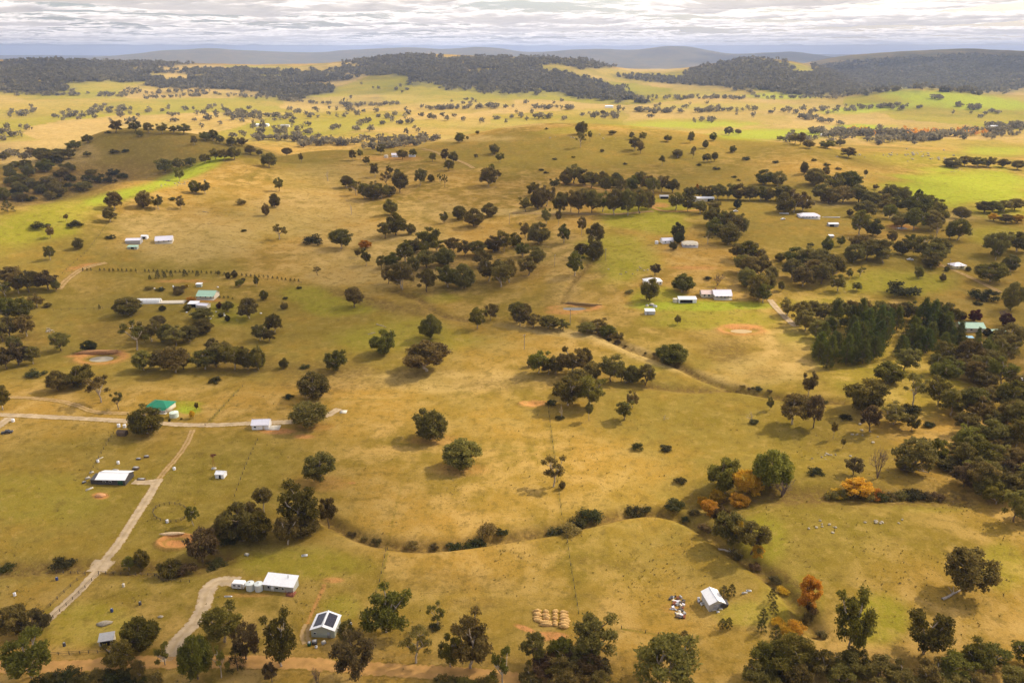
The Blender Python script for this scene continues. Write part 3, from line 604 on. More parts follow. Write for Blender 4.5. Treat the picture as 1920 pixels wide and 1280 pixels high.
SINGLE = """
c 15 398 24 22;b 215 392 33 30;b 207 416 28 26;d 271 390 30 32;g 297 392 24 26;g 339 392 20 24;g 337 340 20 24;d 366 362 24 24;g 385 364 24 24;H 453 384 22 18;
h 76 427 36 12;g 95 446 18 22;h 140 425 34 18;t 125 416 10 14;d 148 467 24 22;g 95 487 22 24;b 310 325 32 24;g 335 318 28 20;b 358 312 24 16;b 385 306 24 16;g 405 300 24 20;g 420 300 22 18;b 440 299 28 22;
h 208 447 22 6;h 457 434 14 6;h 322 375 16 4;d 240 590 52 34;
b 505 314 34 26;g 565 304 10 16;g 487 293 14 12;b 538 292 22 14;g 662 301 16 18;t 676 301 12 18;g 687 309 15 14;g 715 290 18 18;b 755 299 24 18;g 775 294 18 14;g 811 303 16 15;g 835 304 18 22;b 850 306 22 20;b 842 320 22 18;g 893 298 9 9;g 937 304 16 16;g 928 291 20 18;
g 703 332 20 24;g 731 328 15 16;s 725 351 24 26;b 750 361 34 34;g 788 348 26 28;d 808 341 14 14;s 825 346 10 18;s 834 351 12 22;g 745 334 15 16;b 916 349 36 32;g 933 335 18 16;g 922 321 14 12;
g 523 359 20 24;d 516 389 22 24;d 499 405 15 22;x 615 340 14 18;x 659 403 14 20;G 733 403 28 28;G 743 441 40 42;g 722 447 32 30;d 771 439 20 20;G 803 459 44 32;g 832 419 17 20;d 861 412 30 26;d 888 425 40 32;d 917 406 34 26;
s 524 449 36 28;b 640 466 48 36;o 685 466 28 16;r 671 482 12 14;g 687 498 20 30;g 765 474 34 26;g 795 476 22 22;x 755 543 40 38;h 590 456 50 10;s 595 516 17 16;b 665 576 40 36;h 561 541 12 8;d 533 579 16 14;h 535 561 12 8;d 495 562 18 18;
g 895 616 36 40;g 920 600 30 30;h 1040 300 12 6;h 1075 296 10 5;h 1172 309 10 6;t 1241 311 14 18;b 1270 296 22 14;s 1299 298 12 16;b 1325 304 20 14;b 1340 303 15 16;b 1375 286 13 10;h 1310 311 12 6;h 1343 318 16 6;h 1400 300 20 6;h 1376 333 12 6;h 1385 339 10 4;h 1015 320 12 6;h 1024 325 12 5;
o 1306 367 10 20;D 1382 391 16 16;g 1267 394 34 32;g 1290 396 30 26;b 1312 400 30 22;b 1338 397 28 20;g 985 446 26 26;d 1010 457 46 42;g 1057 456 30 32;g 1024 421 22 28;t 1047 424 14 28;t 1090 441 20 32;g 1115 461 40 42;d 1113 487 40 40;b 1090 482 30 24;g 1078 517 36 42;
D 1270 447 28 30;D 1273 456 22 20;d 1262 468 17 16;s 1327 458 20 22;r 1228 517 24 22;G 1218 563 36 40;G 1280 546 44 34;B 1345 535 30 24;h 1326 524 18 9;H 1180 550 22 10;g 1270 608 15 18;b 970 604 36 38;
b 1590 296 32 18;d 1507 326 18 22;d 1432 346 36 26;d 1458 348 34 26;t 1622 334 10 14;r 1642 356 13 10;D 1721 376 16 20;h 1455 306 16 7;h 1526 302 12 7;h 1550 311 16 7;h 1572 318 14 7;
b 1620 406 44 28;r 1592 407 14 14;b 1667 410 28 24;g 1610 442 40 46;d 1637 442 34 32;b 1690 427 42 28;g 1713 432 44 40;t 1682 432 18 22;s 1755 446 28 28;b 1795 450 42 36;g 1780 448 22 20;b 1802 411 36 22;b 1845 399 36 20;b 1862 399 34 22;b 1882 397 30 22;b 1902 394 32 20;o 1862 414 22 14;o 1906 418 24 16;b 1885 418 30 16;
d 1785 313 36 16;b 1808 311 26 18;b 1832 313 28 18;b 1852 313 28 18;b 1880 314 24 14;b 1907 318 28 16;d 1550 472 22 30;g 1575 462 17 18;g 1671 457 20 24;d 1722 521 18 22;d 1767 527 13 14;s 1612 519 22 18;g 1592 521 16 18;
h 1690 553 76 26;h 1845 561 56 24;h 1833 571 20 9;h 1520 460 16 7;b 1855 528 56 36;d 1893 508 32 30;b 1865 478 50 44;g 1866 488 26 34;b 1906 472 48 36;d 1895 582 40 52;B 1880 600 32 22;g 1475 592 36 30;g 1606 545 22 16;d 1800 504 10 9;d 1775 508 12 9;d 1815 508 12 9;
d 110 732 44 40;G 148 724 58 42;s 190 754 52 50;s 222 768 28 34;d 277 812 72 54;g 5 768 40 44;o 361 784 12 14;r 369 768 9 14;s 257 656 52 56;b 270 694 44 38;b 330 698 56 48;g 115 657 38 34;D 168 658 30 22;h 68 704 40 11;h 405 716 30 6;D 318 790 5 6;h 340 786 6 6;
d 533 690 20 20;b 630 694 44 38;G 718 664 54 46;G 808 635 50 46;b 800 696 88 58;d 590 746 62 52;b 581 798 74 48;b 600 903 68 54;d 808 822 70 54;d 867 874 78 58;h 540 746 24 8;h 572 689 22 6;
h 1033 759 26 18;t 1104 788 18 30;x 1053 784 14 26;h 1049 785 20 8;g 1170 787 36 36;g 1186 764 26 32;G 1258 682 62 42;h 1195 842 26 18;h 1247 842 28 14;x 1408 792 20 22;h 1412 792 24 7;x 1245 786 20 6;s 1038 912 56 52;d 1054 916 14 16;h 1275 904 30 10;
G 1353 917 66 66;o 1400 924 58 44;o 1345 943 34 26;o 1386 948 46 24;G 1445 914 76 78;B 1466 930 66 44;g 1485 795 58 58;r 1525 802 44 62;g 1516 742 32 44;g 1443 769 14 24;t 1562 822 14 30;t 1580 840 12 18;B 1645 897 40 60;h 1528 888 38 16;r 1600 890 40 36;o 1605 930 58 36;G 1618 768 78 66;s 1712 760 46 54;g 1758 760 52 48;r 1630 808 40 48;g 1675 795 54 40;g 1710 806 30 28;b 1711 884 74 64;g 1752 868 48 46;h 1585 785 26 10;h 1708 772 44 8;h 1740 798 28 8;d 1695 880 40 24;d 1775 878 50 24;
g 1900 978 54 62;b 1812 1107 92 84;g 1592 1224 84 110;g 1732 1224 88 80;o 1515 1142 46 58;c 1612 1262 34 46;O 1480 1190 40 26;H 1512 1166 28 24;
t 363 985 28 38;r 380 1052 70 64;G 320 1078 46 34;g 243 1068 28 26;d 268 1064 28 36;b 30 1188 66 54;r 68 1186 70 44;g 60 1268 104 86;G 268 1214 68 62;g 228 1254 64 56;s 310 1246 40 40;g 262 1280 30 44;g 422 1202 84 70;r 462 1236 60 70;G 372 1272 68 86;c 446 1256 38 46;s 415 1270 40 60;
g 725 1184 100 78;g 528 1248 76 88;d 650 1200 34 36;r 664 1270 88 86;B 595 1282 28 34;s 820 1176 40 42;h 816 1176 30 16;s 780 1242 74 62;g 845 1250 46 56;g 882 1252 86 90;s 942 1282 54 64;r 510 1278 30 36;
g 1112 1230 100 78;g 1000 1246 60 60;d 1052 1244 52 52;g 1240 1290 132 100;c 1356 1122 24 26;c 1371 1116 20 22;c 1354 1178 19 21;c 1366 1176 19 21;c 1430 1164 20 25;c 1427 1184 21 25;c 1447 1126 19 25;c 1449 1150 21 25;c 1283 1199 23 19;c 1262 1193 8 8;c 1452 1206 26 36;c 1482 1214 30 32;
b 1365 1016 64 60;o 1384 1016 34 40;g 1408 1038 64 60;H 915 1002 52 30;h 890 1026 48 22;h 1085 984 44 24;h 1190 962 44 16;h 1105 976 60 20;h 1042 1000 50 18;H 1070 998 50 22;h 1262 950 48 16;h 1210 956 26 12;h 940 1000 30 12;h 850 1028 36 12;w 706 1018 26 7;H 775 1024 30 7;w 815 1028 24 6;h 15 1068 34 16;h 118 1060 48 16;h 405 1062 44 16;w 350 1076 50 12;w 660 1004 22 8;H 684 1012 20 8;h 1284 976 20 14;w 1320 995 36 14;w 1300 965 30 16;
t 495 960 40 50;g 455 1014 72 76;d 482 1014 62 60;d 425 1006 56 50;g 565 994 80 80;d 570 1000 60 40;g 540 1020 52 56;t 617 990 40 50;d 470 985 50 46;h 430 1012 60 26;
c 281 524 7 9;c 296 522 11 14;c 309 521 9 12;c 321 519 8 11;c 347 518 12 13;c 370 518 8 10;g 410 517 9 10;d 428 522 12 12;d 440 521 12 14;b 450 537 18 14;t 457 532 10 12;g 481 536 12 16;r 337 548 26 10;d 336 552 22 12;D 305 582 14 10;d 352 582 16 12;b 380 600 44 22;P 412 578 14 12;b 428 584 26 20;b 468 597 42 40;D 414 594 12 8;D 427 602 10 12;
c 436 561 4 4;o 358 565 18 8;o 350 540 8 8;h 300 545 20 8;H 280 542 20 7;c 412 559 5 5;c 420 559 5 5;c 428 559 5 5;
c 187 580 6 10;d 90 575 16 8;P 1800 600 22 18;P 1827 602 24 22;P 1886 612 28 26;D 1850 630 16 16;p 1828 660 22 46;D 1867 632 20 14;G 1860 650 26 22;
g 218 249 28 20;g 253 248 28 20;b 262 257 16 12;g 280 250 22 18;g 305 251 24 18;g 325 250 18 12;g 345 252 28 18;g 365 272 14 16;b 385 264 24 16;b 400 264 22 18;g 413 270 18 14;b 435 274 22 14;g 455 275 22 16;b 470 290 24 16;b 140 282 30 18;b 165 268 22 14;h 202 250 12 7;g 165 294 16 10;h 215 287 22 6;h 235 285 18 5;b 130 298 30 18;b 80 300 34 22;b 110 296 26 16;
d 1090 252 26 22;s 1089 276 26 24;t 1106 266 10 18;b 1148 253 18 8;b 1190 282 22 24;g 1201 288 16 20;g 1184 262 12 14;g 1204 264 16 14;d 927 288 20 16;b 1129 285 9 5;d 862 267 20 16;g 876 263 7 7;h 1025 243 8 5;g 895 253 8 7;b 1295 268 14 20;d 1322 278 13 14;d 1337 264 14 14;b 1366 254 18 14;b 1383 252 14 9;d 1374 285 14 12;b 1270 292 20 12;b 1252 266 16 12;b 1300 288 10 12;g 1490 270 24 18;g 1500 272 20 20;b 1516 278 24 14;b 1550 278 30 14;b 1575 274 20 12;b 1462 264 14 8;b 1130 216 12 8;
s 55 296 26 18;o 1330 962 36 26;o 1318 950 26 22;o 1420 1046 26 24;O 1470 1108 30 16;w 1452 1092 34 14;O 1495 1180 44 26;w 1520 1150 34 26;O 1460 1170 30 18;w 1540 1195 34 20;r 1350 985 40 36;w 1380 1045 36 14;w 1416 1066 34 12;O 1570 930 40 20;O 1640 932 44 18;b 8 300 24 14;b 28 290 20 10;
"""
WOODS = [  # label, group, (kinds), explicit list  x y w h
 ('olive gum tree in the wood above the triangular dam', 'trees of the wood above the dam', 'ggdb',
  "752 540 52 46;728 532 26 30;760 492 42 34;800 502 42 34;835 497 40 34;850 472 32 26;870 480 36 28;895 480 38 28;925 472 36 28;945 472 32 34;965 463 26 26;800 547 42 40;840 538 46 42;870 540 46 44;917 527 46 44;940 538 46 50;955 530 34 40;990 517 42 38;1005 502 42 36;980 482 32 28;820 472 32 24;780 472 28 24;772 515 40 34;735 500 34 26;715 505 20 24;905 500 40 30"),
 ('olive gum tree in the long belt below the domed hill', 'trees of the belt below the domed hill', 'gbdg',
  "1060 347 30 28;1075 344 36 34;1095 347 32 28;1108 354 30 30;1130 347 28 24;1135 362 32 30;1155 352 30 26;1165 364 28 28;1185 357 28 26;1200 352 32 28;1215 357 30 26;1240 360 32 28;1260 362 28 24;1225 364 32 28;1000 367 26 24;1010 392 34 38;1025 387 34 36;1040 354 22 20;985 397 28 26;1050 402 32 40;1070 397 32 38;1085 400 34 40;1110 400 38 40;1130 397 34 38;1152 404 36 44;1177 404 36 44;1200 400 38 42;1215 392 30 34;1160 384 30 26;1095 380 30 26"),
 ('grey-green gum tree in the straight belt behind the farm sheds', 'trees of the straight belt behind the farm sheds', 'bgd',
  "1290 380 28 28;1310 372 26 24;1325 374 28 26;1345 375 30 28;1365 374 30 28;1385 375 30 28;1405 376 30 26;1425 376 28 24;1440 376 26 22"),
 ('olive gum tree in the band right of the two hill houses', 'trees of the downhill band', 'gdb',
  "1330 422 36 34;1345 427 38 34;1360 432 38 36;1370 442 42 40;1385 437 36 34;1365 458 46 42;1340 440 36 30;1380 487 32 32;1400 492 42 40;1415 492 38 34;1390 512 38 34;1405 522 42 40;1425 517 42 38;1400 537 36 34;1420 562 42 46;1435 547 38 40;1430 567 34 34;1445 530 26 30"),
 ('olive gum tree in the wood round the long white house', 'trees of the wood round the long white house', 'bdg',
  "1525 347 42 30;1548 332 15 18;1560 357 42 30;1590 352 42 30;1605 352 30 24;1470 400 40 36;1488 398 44 42;1505 396 36 30;1468 378 36 28;1540 378 42 30;1555 382 40 28;1580 380 42 28;1610 380 42 30;1630 387 38 28;1650 387 38 28;1670 372 38 26;1690 382 36 30;1680 397 36 26;1660 397 32 24;1720 404 50 38;1740 404 46 36;1755 424 38 40;1745 432 44 34"),
 ('dark olive gum tree in the thicket beside the pale yellow house', 'trees of the thicket beside the yellow house', 'dbg',
  "1600 492 42 34;1625 488 42 38;1650 486 40 36;1655 492 36 26;1610 478 44 36;1690 477 32 28;1730 484 60 42;1750 494 50 36;1745 502 38 30;1710 467 32 28;1762 478 40 30;1635 472 34 26"),
 ('dark olive gum tree in the round thicket left of the grassy hollow', 'trees of the round thicket', 'dbg',
  "1462 489 20 16;1490 497 46 36;1510 502 46 36;1535 497 46 32;1485 522 46 36;1505 537 46 38;1540 532 50 42;1560 522 46 40;1570 546 32 30;1550 512 40 34;1524 516 40 30;1464 546 14 18"),
 ('olive gum tree in the row above the dark pine plantation', 'trees of the row above the pines', 'gbg',
  "1500 606 40 40;1520 600 36 34;1545 600 38 34;1570 602 42 40;1595 600 40 36;1620 598 42 36;1645 600 42 36;1668 602 40 34;1690 600 42 34;1715 602 42 36;1740 602 42 36;1765 604 40 40;1785 606 36 36;1510 620 44 38;1530 635 40 36;1555 622 34 30"),
 ('brown-olive gum tree in the wood beside the nursery gardens', 'trees of the nursery wood', 'bdgr',
  "240 590 48 34;285 640 44 40;315 642 36 36;330 648 46 36;355 640 40 32;385 692 48 40;405 688 50 42;440 692 44 42;465 692 40 38;485 693 34 44;400 662 34 28;380 625 44 30;420 668 40 30;345 692 40 30;455 670 30 22;300 692 40 34;505 640 30 24;515 622 38 34;488 638 34 32;300 612 34 22;270 632 30 24"),
 ('olive gum tree in the wood beside the brown-banked dam', 'trees of the wood beside the brown-banked dam', 'bgr',
  "20 635 44 44;50 630 42 40;35 684 46 40;12 692 40 40;62 682 30 32;20 532 42 30;55 548 46 40;90 543 46 38;106 546 20 22;10 555 34 30;35 550 34 34;15 600 44 40;45 600 44 40;70 575 34 24;30 660 30 30;5 640 30 40"),
 ('olive gum tree in the clump beside the reddish hollow', 'trees of the clump on the flat', 'dgg',
  "1010 699 42 40;1042 699 34 34;1075 702 60 50;1095 692 32 40;1145 714 58 48;1110 712 36 36;1185 717 34 34;1210 722 44 40;995 687 16 18;1065 760 62 56;1105 760 66 58;1085 735 60 46;1028 702 30 30;1165 716 30 28"),
 ('olive gum tree in the slope thicket below the hilltop farm', 'trees of the slope thicket', 'bds',
  "650 352 26 20;668 366 30 24;684 372 32 26;700 374 34 26;716 372 32 26;730 368 28 22;660 350 20 14;705 358 26 18"),
 ('yellow-green gum tree in the creek line below the triangular dam', 'trees of the creek line below the dam', 'gb',
  "975 610 34 32;1000 613 42 26;1030 616 46 26;1055 618 32 22;1100 624 36 22;1120 626 42 28;1140 632 36 24;1160 640 24 18;985 592 24 24"),
]
SCATTER = [
 ('brown-olive gum tree in the loose belt at the photo edge below the large wood', 'trees of the loose edge belt', 'grgb', [(1790,860),(1930,830),(1930,990),(1860,960),(1800,915)], 16, (44, 64), .85),  # label, group, kinds, polygon, number, width px range, ratio
 ('dark green pine tree in the plantation below the green-roofed house', 'pines of the plantation', 'p', [(1530,655),(1550,615),(1620,610),(1700,612),(1795,622),(1800,668),(1720,672),(1650,672),(1590,692),(1535,690)], 60, (28, 42), 1.3),
 ('olive gum tree in the large wood below the pine plantation', 'trees of the large wood', 'gbgd', [(1580,700),(1640,690),(1790,680),(1920,650),(1930,960),(1850,940),(1800,900),(1790,830),(1770,790),(1790,740),(1660,720)], 46, (40, 60), .9),
 ('gum tree in the dark wooded gully behind the green ridge', 'trees of the wooded gully', 'bdh', [(0,330),(25,312),(70,296),(100,300),(150,325),(215,318),(235,330),(220,345),(150,360),(90,378),(0,382)], 46, (20, 34), .65),
 ('olive gum tree in the roadside wood at the bottom edge beneath the earth mounds', 'trees of the roadside wood', 'grs', [(985,1262),(1060,1245),(1150,1268),(1180,1300),(980,1300)], 12, (50, 70), .8),
 ('olive gum tree in the wood filling the lower corner below the orange shrubs', 'trees of the corner wood', 'ggb', [(1420,1250),(1500,1236),(1600,1262),(1700,1270),(1800,1250),(1940,1240),(1940,1310),(1400,1310)], 26, (56, 80), .75),
]
TEXT = [t.split() for t in SINGLE.replace('\n', '').split(';') if t.strip()]
for t in TEXT: plant(t[0], float(t[1]), float(t[2]), float(t[3]), float(t[4]))
for wi, (lab, grp, kinds, txt) in enumerate(WOODS):
    ent = sorted(tuple(map(float, t.split())) for t in txt.split(';')); NUM = 'first second third fourth fifth sixth seventh eighth ninth tenth eleventh twelfth thirteenth fourteenth fifteenth sixteenth seventeenth eighteenth nineteenth twentieth'.split()
    for k, (x, y, w_, h_) in enumerate(ent):
        side = NUM[k] + ' from left' if k <= len(ent) // 2 else NUM[len(ent) - 1 - k] + ' from right'
        plant(kinds[k % len(kinds)], x, y, w_, h_, (lab.replace(' gum tree', ' gum tree ' + side, 1), grp))
def inpoly(x, y, poly):
    c = False
    for (x0, y0), (x1, y1) in zip(poly, poly[1:] + poly[:1]):
        if (y0 > y) != (y1 > y) and x < (x1 - x0) * (y - y0) / (y1 - y0) + x0: c = not c
    return c
for lab, grp, kinds, poly, n_, (w0, w1), ratio in SCATTER:
    pts = []; tries = 0
    while len(pts) < n_ and tries < 6000:
        tries += 1; x = random.uniform(min(p[0] for p in poly), max(p[0] for p in poly)); y = random.uniform(min(p[1] for p in poly), max(p[1] for p in poly))
        if inpoly(x, y, poly) and all(math.hypot((x - a) / 1.0, (y - b) * 1.7) > .42 * w0 * (1 if len(pts) < n_ * .8 else .7) for a, b in pts): pts.append((x, y))
    for k, (x, y) in enumerate(pts):
        w_ = random.uniform(w0, w1); plant(kinds[k % len(kinds)], x, y, w_, w_ * ratio * random.uniform(.75, 1.15), (lab, grp))
# planted row of saplings along the fence above the nursery
SAP = [(155,507),(250,509),(330,511),(400,513),(440,516),(500,521),(565,529)]
def along(pts, step):
    out = []; carry = 0
    for (x0, y0), (x1, y1) in zip(pts[:-1], pts[1:]):
        L_ = math.hypot(x1 - x0, y1 - y0); t = carry
        while t < L_: out.append((x0 + (x1 - x0) * t / L_, y0 + (y1 - y0) * t / L_)); t += step
        carry = t - L_
    return out
for x, y in along(SAP, 8.3):
    if random.random() < .93: plant('c', x + random.uniform(-1, 1), y + random.uniform(-.4, .4), 4.2, 5.5, ('tiny dark sapling in the planted row above the tunnel greenhouse', 'saplings of the planted row'))
# bottom edge roadside scrub
for x in range(80, 300, 17): plant(random.choice('hHh'), x, 1276 + random.uniform(-6, 14), random.uniform(36, 54), random.uniform(24, 34), ('dense green shrub in the roadside hedge below the orange road', 'shrubs of the roadside hedge'))
for x in range(830, 930, 18): plant('H', x, 1288 + random.uniform(-6, 6), 38, 26, ('olive shrub on the verge below the pale end of the orange road', 'shrubs of the lower verge'))
for x in list(range(1560, 1780, 22)): plant(random.choice('Hhw'), x, 934 + random.uniform(-4, 4), random.uniform(30, 48), random.uniform(16, 24), ('creek-side shrub below the bare grey tree in the gully', 'shrubs of the far creek bank'))
for x, y in along([(1150,640),(1190,656),(1250,674),(1300,694),(1340,718),(1400,728),(1470,744),(1540,752)], 13):
    if random.random() < .4: plant(random.choice('wHwh'), x + random.uniform(-8, 8), y + random.uniform(-4, 3), random.uniform(6, 24), random.uniform(3, 9), ('small brown shrub along the winding middle creek', 'shrubs of the middle creek'))
# ---- labels for the single plants: nearest landmark, direction, rank
LAND = [('the solar-panelled shed',612,1172),('the long white bungalow',527,1095),('the white gabled shed',1335,1123),('the big white-roofed shed',215,893),('the white hut',415,888),('the white cottage',490,795),
 ('the emerald-roofed house',303,760),('the round pen',318,962),('the red dry dam',330,1016),('the brown-banked dam',190,670),('the tunnel greenhouse',278,562),('the lone white hillside house',308,448),('the pink-white homestead',1342,553),
 ('the tan pond',1390,618),('the triangular dam',1075,577),('the two white hill houses',1270,455),('the long white house',1515,404),('the pale yellow house',1793,498),('the mint-roofed house',1817,612),('the earth mounds',1035,1160),
 ('the reddish hollow',1000,757),('the domed hilltop',1040,242),('the wooded hilltop',250,247),('the bright green field',1790,350),('the hilltop farm',742,293),('the hillside dead tree',659,400),('the grey shelter',202,1197),('the creek bend',1270,955)]
ORD = ['closest', 'second closest', 'third closest', 'fourth closest', 'fifth closest', 'sixth closest', 'seventh closest', 'eighth closest', 'ninth closest', 'tenth closest', 'eleventh closest', 'twelfth closest', 'thirteenth closest', 'fourteenth closest', 'fifteenth closest', 'sixteenth closest']
buckets = {}
for rec in PLANTS:
    kind, x, y, o, wood = rec[:5]
    if wood: tag(o, wood[0].replace('gum tree', {'h': 'shrub', 'r': 'half-bare tree'}.get(kind, 'gum tree')), 'shrub' if kind in 'hHOw' else ('pine' if kind == 'p' else 'tree'), wood[1]); continue
    nm, lx, ly = min(LAND, key=lambda q_: math.hypot(x - q_[1], 1.6 * (y - q_[2])))
    dx, dy = x - lx, 1.6 * (y - ly)
    dr = ('left of' if dx < 0 else 'right of') if abs(dx) > abs(dy) else ('above' if dy < 0 else 'below')
    buckets.setdefault((KINDS[kind][2], nm, dr), []).append((math.hypot(dx, dy), rec))
GRP = {'g': 'single gum trees', 'b': 'single gum trees', 't': 'single gum trees', 'd': 'single gum trees', 's': 'single gum trees', 'h': 'dark shrubs', 'H': 'olive shrubs', 'c': 'small conifers', 'o': 'autumn trees'}
for (words_, nm, dr), lst in buckets.items():
    lst.sort(key=lambda q_: q_[0])
    for k, (_, rec) in enumerate(lst):
        lab = f'{words_}, {ORD[min(k, 15)]} such one {dr} {nm}' if len(lst) > 1 else f'{words_}, the only such one {dr} {nm}'
        tag(rec[3], lab, 'shrub' if rec[0] in 'hHOw' else ('conifer' if rec[0] in 'cpD' else 'tree'), GRP.get(rec[0], 'other trees'))

# ------------------------------------------------------------------ far trees that read as masses
def blob_trees(name, label, P, W, Hs, mat_, cards, size, flat=.8):
    rng = np.random.default_rng(len(P)); Vs = []; Ts = []
    k = cards
    for p, w_, h_ in zip(P, W, Hs):
        d = rng.normal(size=(k, 3)); d /= np.linalg.norm(d, axis=1)[:, None]; rr = rng.random(k) ** .4
        lob = .75 + .5 * rng.random(k)
        c = np.array(p) + (0, 0, h_ * .55) + d * (rr * lob)[:, None] * (w_ * .45, w_ * .45, h_ * .42)
        u = rng.normal(size=(k, 3)); u /= np.linalg.norm(u, axis=1)[:, None]; v = np.cross(u, rng.normal(size=(k, 3))); v /= np.linalg.norm(v, axis=1)[:, None]
        s = w_ * size * (.6 + .8 * rng.random(k))[:, None]
        Vs.append(np.stack([c - u * s, c - v * s * .7, c + u * s, c + v * s * .7], 1).reshape(-1, 3)); Ts.append(np.repeat(np.clip(rng.normal(rng.random(), .15, k), 0, 1), 4))
    V = np.concatenate(Vs); me = npmesh(name, V, np.arange(len(V)).reshape(-1, 4)); a = me.attributes.new('tint', 'FLOAT', 'POINT'); a.data.foreach_set('value', np.concatenate(Ts).astype(np.float32))
    tag(link(name, me, None, mat_), label, 'woodland', kind='stuff')
FARLEAF = leafmat('far_leaves', (.10, .085, .05), (.28, .235, .13), (.19, .16, .09))
def hits(pts):
    out = []
    for x, y in pts:
        p = hit(x, y)
        if p is not None: out.append(p)
    return out
# hill forests
rng = np.random.default_rng(5); pts = []
for (cx, cy_, rx, ry, s, *rot) in FOREST:
    n_ = int(rx * ry * .36); a = rng.random(n_) * 6.283; q_ = np.sqrt(rng.random(n_)) * 1.06
    u = np.cos(a) * q_ * rx; v = np.sin(a) * q_ * ry; rt = R(rot[0]) if rot else 0
    pts += list(zip(cx + u * math.cos(rt) - v * math.sin(rt), cy_ + u * math.sin(rt) + v * math.cos(rt)))
P = []
fx = {}
for p in hits(pts):
    if 2600 < math.hypot(p.x, p.y) < 7200:
        i = int(np.clip(np.searchsorted(azv, math.atan2(p.x, p.y)), 0, NA - 1)); j = int(np.clip(np.searchsorted(rv, math.hypot(p.x, p.y)), 0, NR - 1))
        if cov['wood'][i, j] > .45: P.append(p)
blob_trees('hill_forest', 'grey-violet eucalyptus forest covering the far hills', P, rng.uniform(16, 38, len(P)), rng.uniform(12, 24, len(P)), FARLEAF, 10, .26)
# scattered trees and hedgerows over the far valley
pts = []
LINES_ = [((0,176),(250,182),9),((180,180),(400,172),9),((270,187),(390,178),8),((400,178),(560,190),8),((540,190),(660,200),8),((790,205),(970,202),7),((1000,203),(1080,205),6),((640,202),(750,196),7),
 ((1280,184),(1400,186),5),((1390,164),(1425,187),4),((1430,186),(1580,183),7),((1300,212),(1420,206),7),((1500,222),(1580,235),5),((1590,208),(1690,199),7),((1790,200),(1840,206),5),((1180,186),(1290,186),7),((1190,208),(1280,212),8),
 ((1520,250),(1580,250),5),((1580,252),(1720,255),4),((1730,262),(1800,252),5),((1800,255),(1830,245),4),((1850,240),(1920,240),4),((1690,262),(1760,262),5),((1480,278),(1560,276),6),((440,212),(540,222),12),((430,218),(480,222),4),((560,275),(860,262),7),((640,285),(850,268),6),((470,262),(640,268),8)]
for (x0, y0), (x1, y1), st in LINES_:
    n_ = int(math.hypot(x1 - x0, y1 - y0) / st * 1.6)
    for k in range(n_): t = rng.random(); pts.append((x0 + (x1 - x0) * t + rng.normal() * 1.5, y0 + (y1 - y0) * t + rng.normal() * 1.3))
CLUST = [(200,208,40,7,26),(145,218,30,8,22),(40,216,26,5,12),(65,208,6,5,3),(105,165,20,6,10),(130,172,10,3,4),(250,175,30,4,12),(60,150,30,5,14),(40,298,50,8,10),(230,225,60,10,6),(560,225,160,18,34),(330,210,140,14,24),(420,225,120,15,20),(700,240,130,14,22),(820,222,120,10,14),(1000,225,60,8,14),(1140,218,26,6,14),(1180,212,60,10,10),(640,210,80,10,14),(880,195,40,6,8),(750,165,60,8,10),(1480,212,60,6,16),(1560,207,50,5,14),(1700,205,30,4,8),(1330,228,22,4,8),(1500,262,60,10,20),(1600,258,50,8,30),(1680,262,60,8,30),(1760,256,50,6,24),(1870,250,60,10,40),(1850,215,40,4,6),(1760,185,20,3,6),(1300,200,80,10,14),(20,250,40,14,12),(950,185,160,14,10),(520,250,100,8,26),(1050,260,0,0,0)]
for cx, cy_, rx, ry, n_ in CLUST:
    for _ in range(n_): pts.append((cx + rng.normal() * rx * .6, cy_ + rng.normal() * ry * .6))
P = [p for p in hits(pts) if 1500 < math.hypot(p.x, p.y) < 5500]
blob_trees('valley_trees', 'scattered trees and hedgerows over the far valley farmland', P, rng.uniform(11, 24, len(P)), rng.uniform(10, 18, len(P)), FARLEAF, 46, .15)
AUT = [p for p in hits([(x + rng.normal() * 3, 252 + rng.normal() * 3) for x in list(range(1690, 1760, 3)) + list(range(1800, 1850, 5)) + list(range(1590, 1640, 6))]) if math.hypot(p.x, p.y) > 1500]
blob_trees('valley_autumn_trees', 'golden autumn trees of the far village in the valley', AUT, rng.uniform(9, 15, len(AUT)), rng.uniform(12, 18, len(AUT)), LEAF['autumn'], 40, .15)
